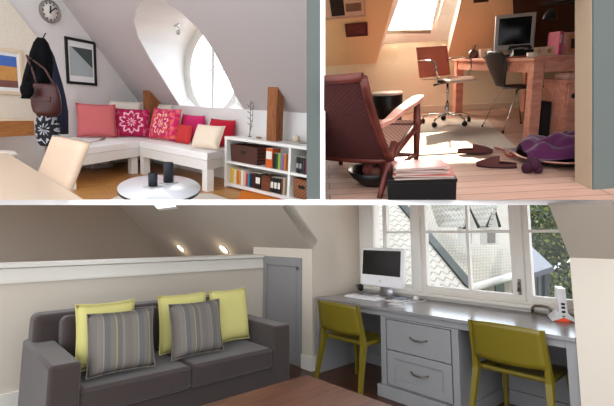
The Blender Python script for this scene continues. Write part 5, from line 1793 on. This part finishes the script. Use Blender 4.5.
b = MB()
b.grid(lambda a, c_: sback(a, c_, 0.006), 10, 10).grid(lambda a, c_: sback(a, c_, -0.006), 10, 10)
e = [(i / 10, 0) for i in range(11)] + [(1, j / 10) for j in range(1, 11)] + [(1 - i / 10, 1) for i in range(1, 11)] + [(0, 1 - j / 10) for j in range(1, 10)]
b.loft([[sback(a, c_, 0.006) for a, c_ in e], [sback(a, c_, -0.006) for a, c_ in e]])
b.build('backrest', m_ply, t)
for sx in (-1, 1):
    MB().tube([(sx * 0.20, -0.24, SHt + 0.2), (sx * 0.25, -0.22, SHt + 0.21), (sx * 0.26, -0.02, SHt + 0.21), (sx * 0.26, 0.08, SHt + 0.19), (sx * 0.25, 0.10, SHt + 0.1), (sx * 0.21, 0.08, SHt - 0.005)], 0.010, 8).build('armrest', m_chrome, t)
MB().box(-0.07, 0.07, -0.10, 0.10, SHt - 0.055, SHt - 0.02, bev=0.006).build('mechanism', m_blk, t)
MB().tube([(0.05, 0.02, SHt - 0.05), (0.16, 0.04, SHt - 0.055), (0.24, 0.05, SHt - 0.06)], [0.006, 0.006, 0.012], 8).build('lever', m_blk, t)
MB().tube([(0, 0, SHt - 0.05), (0, 0, 0.25)], 0.014, 10).tube([(0, 0, 0.25), (0, 0, 0.10)], 0.026, 12).build('column', m_chrome, t)
for k in range(5):
    a = radians(72 * k + 20)
    ca_, sa_ = cos(a), sin(a)
    lg = MB().tube([(0, 0, 0.115), (0.10 * ca_, 0.10 * sa_, 0.118), (0.20 * ca_, 0.20 * sa_, 0.112), (0.27 * ca_, 0.27 * sa_, 0.085), (0.28 * ca_, 0.28 * sa_, 0.055)], 0.011, 8).build('leg', m_chrome, t)
    MB().lathe([(0, -0.018), (0.026, -0.018), (0.030, -0.01), (0.030, 0.01), (0.026, 0.018), (0, 0.018)], 16, T=TR(0.28 * ca_, 0.28 * sa_, 0.031) @ RZ(degrees(a) + 70) @ RX(90)).build('castor', m_blk, lg)

# ---- armchair seen from behind: local x to its right, y forward
AF = Fr(R2, 0.475, 2.60, -33)             # at the seat's rear right corner
W_ = 0.64
t = thing('armchair', 'dark red armchair with a woven cord back and pale wooden arms', 'armchair', AF, (0, 0, 0.001))
br_, tr_ = Vector((0.0, 0.02, 0.20)), Vector((0.0, -0.34, 0.74))
bl_, tl_ = Vector((-W_, 0.02, 0.20)), Vector((-W_, -0.34, 0.74))


def aback(a, c_, off):
    p = bl_.lerp(br_, a).lerp(tl_.lerp(tr_, a), c_)
    bow = 0.05 * (4 * c_ * (1 - c_)) + 0.04 * (1 - (2 * a - 1) ** 2)
    return p + Vector((0, -bow * 0.55 + off, -bow * 0.2))


b = MB().grid(lambda a, c_: aback(0.035 + 0.93 * a, c_, 0.008), 14, 18).grid(lambda a, c_: aback(0.035 + 0.93 * a, c_, -0.012), 14, 18)
b.build('woven_back', m_red2, t)
for a in (0.0, 1.0):
    pts = [aback(a, k / 8, 0.0) + Vector((0, 0, 0.0)) for k in range(9)]
    MB().tube(pts, 0.026, 10).build('back_post', m_teak, t)
MB().tube([aback(k / 10, 1.0, 0.0) + Vector((0, 0.0, 0.0)) for k in range(11)], 0.028, 10).build('top_rail', m_teak, t)
MB().tube([aback(k / 10, 0.0, 0.0) for k in range(11)], 0.022, 10).build('bottom_rail', m_teak, t)
SF = 0.55                                 # seat depth
b = MB()


def aseat(a, c_, off):
    return Vector((-W_ + W_ * (0.03 + 0.94 * a), 0.03 + SF * c_, 0.215 + 0.145 * c_ - 0.03 * (4 * c_ * (1 - c_)) * (1 - 0.3 * abs(2 * a - 1)) + off))


b.grid(lambda a, c_: aseat(a, c_, 0.01), 10, 10).grid(lambda a, c_: aseat(a, c_, -0.012), 10, 10)
b.build('woven_seat', m_seat2, t)
for x in (-W_, 0.0):
    MB().tube([(x, 0.0, 0.205), (x, SF * 0.5, 0.275), (x, SF + 0.04, 0.36)], 0.024, 10).build('seat_rail', m_teak, t)
    # rear leg sweeps back and down
    MB().tube([(x, 0.10, 0.30), (x, 0.02, 0.19), (x, -0.07, 0.10), (x, -0.155, 0.0)], [0.026, 0.028, 0.023, 0.016], 10).build('leg', m_teak, t)
    MB().tube([(x, SF - 0.02, 0.505), (x + 0.0, SF - 0.02, 0.36), (x, SF - 0.03, 0.0)], [0.021, 0.027, 0.017], 10).build('leg', m_teak, t)
    # paddle arm: flat, widening toward the front
    rings = []
    for y, z, hw in ((-0.13, 0.445, 0.018), (0.02, 0.455, 0.028), (0.20, 0.49, 0.037), (0.40, 0.515, 0.045), (0.54, 0.535, 0.042), (0.60, 0.540, 0.024)):
        rings.append([(x - hw, y, z - 0.012), (x + hw, y, z - 0.012), (x + hw, y, z + 0.012), (x - hw, y, z + 0.012)])
    MB().loft(rings, cap=True, smooth=False).build('armrest', m_teakl, t)
MB().tube([(-W_, SF - 0.02, 0.335), (0, SF - 0.02, 0.335)], 0.02, 8).build('front_rail', m_teak, t)
MB().tube([(-W_, SF - 0.03, 0.12), (0, SF - 0.03, 0.12)], 0.014, 8).build('stretcher', m_teak, t)
MB().tube([(0, 0.26, 0.13), (0, SF - 0.03, 0.13)], 0.014, 8).build('stretcher', m_teak, t)

# ---- around the armchair
bc = F2.at(372, 190, Z=0)
t = thing('woven_bowl', 'black bowl on the floor under the armchair', 'bowl', F2, (0.41, 2.79, 0.001))
MB().lathe([(0, 0), (0.09, 0), (0.15, 0.05), (0.185, 0.105), (0.177, 0.107), (0.14, 0.056), (0.08, 0.01), (0, 0.01)], 32).build('bowl', m_blk, t)
for k, (x, y, r, c) in enumerate(((-0.04, 0.02, 0.042, (120, 60, 52)), (0.058, 0.012, 0.04, (92, 40, 38)), (0.0, -0.05, 0.038, (100, 60, 52)), (-0.005, 0.098, 0.035, (70, 36, 36)))):
    lab = ('brown yarn ball at the left in the black bowl', 'dark red yarn ball at the right in the black bowl', 'pale brown yarn ball nearest in the black bowl', 'dark yarn ball at the back of the black bowl')[k]
    tag(MB().ball((0, 0, 0), r).build('yarn_ball', M('yarn %d' % k, c, 0.95, 0.2, 60, bump=0.5), frame=F2, loc=TR(0.41 + x, 2.79 + y, 0.052 + r)), lab, 'yarn ball', 'yarn balls in the black bowl')
dp = F2.at(389, 112, Z=0)
t = thing('waste_bin', 'black waste bin with a painted rim highlight behind the armchair', 'bin', F2, (0.99, 5.45, 0.001))
MB().lathe([(0, 0), (0.175, 0), (0.19, 0.36), (0.18, 0.375), (0, 0.375)], 32).build('body', m_blk, t)
MB().lathe([(0.19, 0.36), (0.196, 0.375), (0.186, 0.392), (0.0, 0.388)], 32).build('lid', M('bin rim highlight', (206, 190, 180), 0.25), t)  # highlight along the top rim, put in as a pale cap
# black box with a stack of magazines
b0, b1 = F2.at(388, 204, Z=0), F2.at(456, 203.5, Z=0)
yw = degrees(atan2(b1.y - b0.y, b1.x - b0.x))
bw = (b1 - b0).length
BXF = Fr(R2, b0.x, b0.y, yw)
t = thing('storage_box', 'black storage box under a stack of magazines in the foreground', 'box', BXF, (0, 0, 0.001))
MB().box(0, bw, 0, 0.17, 0, 0.128, bev=0.003).build('body', m_blk, t)
MB().box(-0.004, bw + 0.004, -0.004, 0.174, 0.129, 0.148, bev=0.003).build('lid', m_blk, t)
z = 0.15
for k, (w, d, h, c, x, y, a, lab) in enumerate((
        (0.33, 0.19, 0.010, (60, 30, 30), 0.20, 0.085, 2, 'dark magazine at the bottom of the stack on the black box'),
        (0.34, 0.19, 0.009, (178, 92, 88), 0.205, 0.082, -4, 'red brown magazine second from the bottom of the stack'),
        (0.30, 0.18, 0.011, (176, 140, 132), 0.19, 0.085, 5, 'pale magazine in the middle of the stack on the black box'),
        (0.28, 0.18, 0.012, (96, 50, 48), 0.18, 0.085, -3, 'dark red magazine second from the top of the stack'),
        (0.30, 0.19, 0.012, (164, 92, 96), 0.185, 0.088, 6, 'pink magazine on top of the stack on the black box'))):
    t = thing('magazine', lab, 'magazine', BXF, (x, y, z), a, 'magazines on the black box')
    MB().box(-w / 2, w / 2, -d / 2, d / 2, 0, h, bev=0.001, seg=1).build('pages', M('magazine paper', (180, 156, 146), 0.7), t)
    MB().box(-w / 2, w / 2, -d / 2, d / 2, h + 0.0002, h + 0.002).build('cover', M('magazine cover %d' % k, c, 0.35, 0.1, 12), t)
    z += h + 0.0035


# ---- slippers: toe along local y
def slipper(label, px, py, yaw):
    p = F2.at(px, py, Z=0)
    t = thing('slipper', label, 'slipper', F2, (p.x, p.y, 0.0015 if py > 157 else 0.0135), yaw, 'brown slippers on the floor')
    half = lambda y: 0.045 * (sin(pi * min(1, max(0, (y + 0.14) / 0.275))) ** 0.45) * (1.0 + 0.12 * (y > 0))
    ys = [-0.138 + 0.274 * k / 22 for k in range(23)]
    out = [(half(y), y) for y in ys] + [(-half(y), y) for y in reversed(ys)]
    MB().prism(out, 0, 0.010).build('sole', m_slipin, t)
    ins = MB()
    # toe cap: a dome over the front part, and a low rim round the heel

    def toe(a, c_, off):
        y = -0.02 + 0.156 * c_
        w_ = half(min(y, 0.131)) + 0.001
        th = pi * a
        return Vector((w_ * cos(th), y, 0.010 + (0.074 - 0.052 * c_ ** 1.5 + off) * sin(th)))
    MB().grid(lambda a, c_: toe(a, c_, 0), 12, 12).build('toe_cap', m_slip, t)
    rm = MB()
    pr_ = [(half(y), y) for y in ys[:11]][::-1] + [(-half(y), y) for y in ys[:11]]
    rm.loft([[(x, y, 0.010) for x, y in pr_], [(x * 0.97, y * 0.99, 0.034) for x, y in pr_], [(x * 0.9, y * 0.97, 0.030) for x, y in pr_]], closed=False)
    rm.build('heel_rim', m_slip, t)
    return t


slipper('brown felt slipper on the rug edge, the left one of the pair', 475, 154.5, -108)
slipper('brown felt slipper on the bare boards, the right one of the pair', 496, 167, 64)

# ---- round tray with the purple cloth, red ribbon
tc_ = F2.at(552, 163, Z=0)
TX, TY = 1.85, 3.08
t = thing('round_tray', 'low round dark wooden tray under the purple cloth on the floor', 'tray', F2, (TX, TY, 0.001))
MB().lathe([(0, 0.012), (0.20, 0.012), (0.29, 0.035), (0.315, 0.05), (0.30, 0.052), (0.27, 0.043), (0, 0.03)], 40).build('dish', m_darkwood, t)
MB().lathe([(0.30, 0.0525), (0.316, 0.0505), (0.322, 0.056), (0.308, 0.060), (0.300, 0.0545)], 40).build('rim', m_teakl, t)
MB().lathe([(0.16, 0.0), (0.19, 0.0), (0.19, 0.0118), (0.16, 0.0118)], 30).build('foot', m_darkwood, t)
from mathutils import noise as mnoise


def heap(a, b):
    u, v = (2 * a - 1), (2 * b - 1)
    r = sqrt(u * u + v * v)
    th = atan2(v, u)
    x, y = u * 0.285, v * 0.22
    h = 0.115 * max(0, 1 - (u * u * 0.85 + v * v)) ** 0.6
    f = mnoise.noise(Vector((u * 2.6, v * 2.6, 1.3))) * 0.05 + abs(sin(5 * u + 3 * v + 2 * mnoise.noise(Vector((u * 2, v * 2, 4))))) * 0.028
    return Vector((x, y, 0.062 + max(0.0, h + f * (1 if h > 0.005 else 0.1))))


b = MB().grid(heap, 44, 34)
o = tag(b.build('purple_cloth', m_purple, frame=F2, loc=TR(TX - 0.005, TY + 0.01, 0.0)), 'crumpled purple cloth heaped on the round wooden tray', 'cloth')
t0 = F2.at(500, 150, Z=0)
b = MB()
for k in range(7):
    a = 2 * pi * k / 7
    b.ball((0.035 * cos(a), 0.03 * sin(a), 0.03 + 0.02 * (k % 3)), 0.032 + 0.008 * (k % 2), n=10, m=8)
b.ball((0, 0, 0.05), 0.04, n=10, m=8)
tag(b.build('wool_tassel', M('dark plum wool', (58, 20, 40), 0.95, 0.4, 30, bump=0.6), frame=F2, loc=TR(1.50, 2.80, 0.004)), 'dark plum wool tassel at the left end of the purple cloth', 'tassel')
rp_ = [F2.at(x, y, Z=0.020) for x, y in ((494, 147.6), (500, 148.6), (504, 150.5), (506, 154), (509, 156.5), (514, 155), (511, 152.5), (508, 155), (515, 157))]
tag(MB().tube([tuple(p) for p in rp_], 0.006, 6).build('ribbon', M('red ribbon', (170, 50, 54), 0.7), frame=F2), 'thin red ribbon curled on the rug edge', 'ribbon')

# ---- right of the desk: chest, papers, dark box
cq = F2.at(561, 143, Z=0)
CH = Fr(R2, cq.x, cq.y, -3)
t = thing('pine_chest', 'narrow pink pine chest with a dark finger hole by the door jamb', 'chest', CH, (0, 0, 0.001))
ch = 0.535
MB().box(0, 0.42, 0.012, 0.40, 0, ch - 0.02, bev=0.003).build('body', m_desk2, t)
MB().box(-0.006, 0.426, -0.004, 0.404, ch - 0.019, ch, bev=0.003).build('top', m_desk2, t)
MB().box(0.02, 0.40, 0.0, 0.011, 0.02, ch - 0.04, bev=0.002).build('door', m_desk2, t)
MB().lathe([(0, 0), (0.022, 0), (0.022, 0.003), (0, 0.003)], 18, T=TR(0.065, -0.0005, ch - 0.13) @ RX(90)).build('finger_hole', m_blk, t)
for k in range(3):
    tag(MB().box(0, 0.30, 0, 0.22, 0, 0.017, bev=0.002).build('paper_stack', M('paper stack %d' % k, ((206, 160, 140), (220, 184, 166), (200, 150, 134))[k], 0.8), frame=CH, loc=TR(0.03 + 0.006 * k, 0.06, ch + 0.003 + 0.0185 * k)), ('lowest of the three flat paper stacks on the pine chest', 'middle one of the three flat paper stacks on the pine chest', 'topmost of the three flat paper stacks on the pine chest')[k], 'paper', 'paper stacks on the pine chest')
dq = F2.at(548.5, 139, Z=0)
t = thing('subwoofer', 'narrow black loudspeaker on the floor under the pine desk', 'speaker', F2, (dq.x - 0.045, dq.y + 0.06, 0.001), -4)
MB().box(-0.045, 0.045, -0.06, 0.09, 0, 0.34, bev=0.004).build('body', m_blk, t)
MB().box(-0.038, 0.038, -0.066, -0.0602, 0.02, 0.32).build('grille', M('dark grille cloth', (30, 24, 24), 0.95, 0.3, 60), t)

# ---- pictures on the slope left of the skylight
TS = BW.M.to_3x3()
ca = 1 / sqrt(1 + T2 * T2)
RS = Matrix(((1, 0, 0, 0), (0, ca, -T2 * ca, 0), (0, T2 * ca, ca, 0), (0, 0, 0, 1)))   # local y up into the roof space, z along... see below


def slope_picture(label, x0, y0, x1, y1, m_fr, m_mt, border):
    c0_, c1_ = BW.at(x0, y1, plane=P2), BW.at(x1, y0, plane=P2)
    cm_ = (c0_ + c1_) / 2
    w = BW.at(x1, (y0 + y1) / 2, plane=P2).x - BW.at(x0, (y0 + y1) / 2, plane=P2).x
    hv = BW.at((x0 + x1) / 2, y1, plane=P2) - BW.at((x0 + x1) / 2, y0, plane=P2)
    h = hv.length
    # local x along the wall, local y up the slope, local z off the slope into the room
    ax, ay = Vector((1, 0, 0)), Vector((0, -1, T2)).normalized()
    az = ax.cross(ay)
    if az.dot(Vector((0, -1, -1))) < 0:
        ax, az = -ax, -az
    Tm = Matrix((ax, ay, az)).transposed().to_4x4()
    t = thing('framed_picture', label, 'picture', BW, cm_ + az * 0.002, 0, None, Tm)
    b = border
    MB().box(-w / 2, -w / 2 + b, -h / 2, h / 2, 0, 0.02, bev=0.002).box(w / 2 - b, w / 2, -h / 2, h / 2, 0, 0.02, bev=0.002).box(-w / 2 + b, w / 2 - b, -h / 2, -h / 2 + b, 0, 0.02, bev=0.002).box(-w / 2 + b, w / 2 - b, h / 2 - b, h / 2, 0, 0.02, bev=0.002).build('frame', m_fr, t)
    MB().box(-w / 2 + b, w / 2 - b, -h / 2 + b, h / 2 - b, 0, 0.008).build('mat_board', m_mt, t)
    s_ = 1 if ax.x > 0 else -1
    return t, w, h, s_


m_pf = M('pale pink frame', (214, 176, 160), 0.5)
t, w, h, s_ = slope_picture('large pale frame with two dark photographs high on the tan slope', 321, -22, 366, 17.5, m_pf, M('blush mat board', (226, 196, 178), 0.8), 0.02)
fx = lambda px: s_ * ((px - 321) / 45 - 0.5) * w
fy = lambda py: (0.5 - (py + 22) / 39.5) * h
MB().box(min(fx(330.5), fx(344.5)), max(fx(330.5), fx(344.5)), fy(14.5), fy(-3), 0.0085, 0.011).build('photo', M('dark group photograph', (40, 26, 26), 0.6, 0.9, 22), t)
MB().box(min(fx(346), fx(362)), max(fx(346), fx(362)), fy(11), fy(2.5), 0.0085, 0.011).build('photo', M('sepia photograph', (130, 96, 80), 0.6, 0.7, 26), t)
t, w, h, s_ = slope_picture('small dark red photograph in a thin frame below the large pale one', 345.5, 23, 368, 35.5, M('dark copper frame', (120, 62, 46), 0.5), M('dark red mat', (70, 24, 28), 0.7), 0.012)
MB().box(-w * 0.40, w * 0.40, -h * 0.38, h * 0.38, 0.0085, 0.011).build('photo', M('dark red photograph', (104, 44, 46), 0.6, 0.9, 18), t)
t, w, h, s_ = slope_picture('dark framed picture at the top edge right of the skylight', 475, -14, 490, 1.0, m_darkwood, m_darkwood, 0.02)
MB().box(-w * 0.4, w * 0.4, -h * 0.4, h * 0.4, 0.0085, 0.011).build('photo', M('brown photograph', (90, 60, 46), 0.6, 0.5, 22), t)

# ---- dark wall shelf at the right with a clamp lamp
t = thing('wall_shelf', 'dark wooden wall shelf high on the side wall above the monitor', 'shelf', F2, (0, 0, 0))
zs = R2.at(548, 1.5, X=2.95).z - 0.06
MB().box(2.75, 3.448, 4.05, 5.3, zs, zs + 0.035, bev=0.003).build('board', m_darkwood, t)
for y in (4.3, 5.1):
    MB().slab([(3.448, y, zs - 0.001), (2.95, y, zs - 0.001), (3.448, y, zs - 0.16)], 0.02, direction=(0, 1, 0)).build('bracket', m_darkwood, t)
lp0 = R2.at(551, 13, Y=4.25)
t = thing('clamp_lamp', 'black clamp lamp hanging from the dark wall shelf', 'lamp', F2, (lp0.x, 4.25, lp0.z))
MB().lathe([(0.062, -0.055), (0.056, -0.02), (0.036, 0.02), (0.024, 0.035), (0.0, 0.04), (0.0, 0.03), (0.03, 0.015), (0.052, -0.022), (0.058, -0.055)], 26, T=RY(8)).build('lamp_shade', m_blk, t)
MB().ball((0.0, 0, -0.02), 0.022).build('bulb', M('white bulb', (236, 226, 210), 0.3), t)
pe = Vector((2.80 - lp0.x, 4.30 - 4.25, zs - lp0.z - 0.005))
MB().tube([(0, 0, 0.03), (0.005, 0.0, 0.07), (0.04, 0.02, 0.085), pe], 0.007, 8).build('arm', m_blk, t)
MB().box(pe.x - 0.02, pe.x + 0.02, pe.y - 0.015, pe.y + 0.015, pe.z - 0.02, pe.z + 0.003, bev=0.003).build('clamp', m_blk, t)

# ------------------------------------------------------------------ every room ends at the building's division that stands in front of it
def cut(room, planes):
    """Trim a room's meshes where the dividing walls and the floor slab begin. planes: normals through the eye, keep the positive side."""
    for o in room.objs:
        mw, c = Matrix.Identity(4), o
        chain = []
        while c is not None:
            chain.append(c.matrix_basis if c.parent is None else c.matrix_parent_inverse @ c.matrix_basis)
            c = c.parent
        for k in reversed(chain):
            mw = mw @ k
        inv = mw.inverted()
        for nrm in planes:
            nl = (mw.to_3x3().transposed() @ nrm).normalized()
            pl = inv @ Vector((0, 0, 0))
            ds = [(v.co - pl).dot(nl) for v in o.data.vertices]
            if not ds or min(ds) >= -1e-6:
                continue
            if o.data.users > 1:
                o.data = o.data.copy()
            bm = bmesh.new()
            bm.from_mesh(o.data)
            r = bmesh.ops.bisect_plane(bm, geom=bm.verts[:] + bm.edges[:] + bm.faces[:], plane_co=pl, plane_no=nl, clear_inner=True)
            es = [e for e in r['geom_cut'] if isinstance(e, bmesh.types.BMEdge) and e.is_valid and e.is_boundary]
            if es and len(es) < 400:
                bmesh.ops.holes_fill(bm, edges=es, sides=0)
            bm.to_mesh(o.data)
            bm.free()


row = lambda y, sgn: Vector((0, (y - PY), FPX)) * sgn        # sgn +1 keeps what is above row y
coln = lambda x, sgn: Vector((FPX, -(x - PX), 0)) * sgn      # sgn +1 keeps what is right of column x
cut(R1, [row(199.9, 1), coln(307.0, -1)])
cut(R2, [row(199.9, 1), coln(324.0, 1)])
cut(R3, [row(203.2, -1)])
# drop what was trimmed away altogether
for o in list(bpy.data.objects):
    if o.type == 'MESH' and len(o.data.polygons) == 0 and not o.children:
        bpy.data.objects.remove(o)
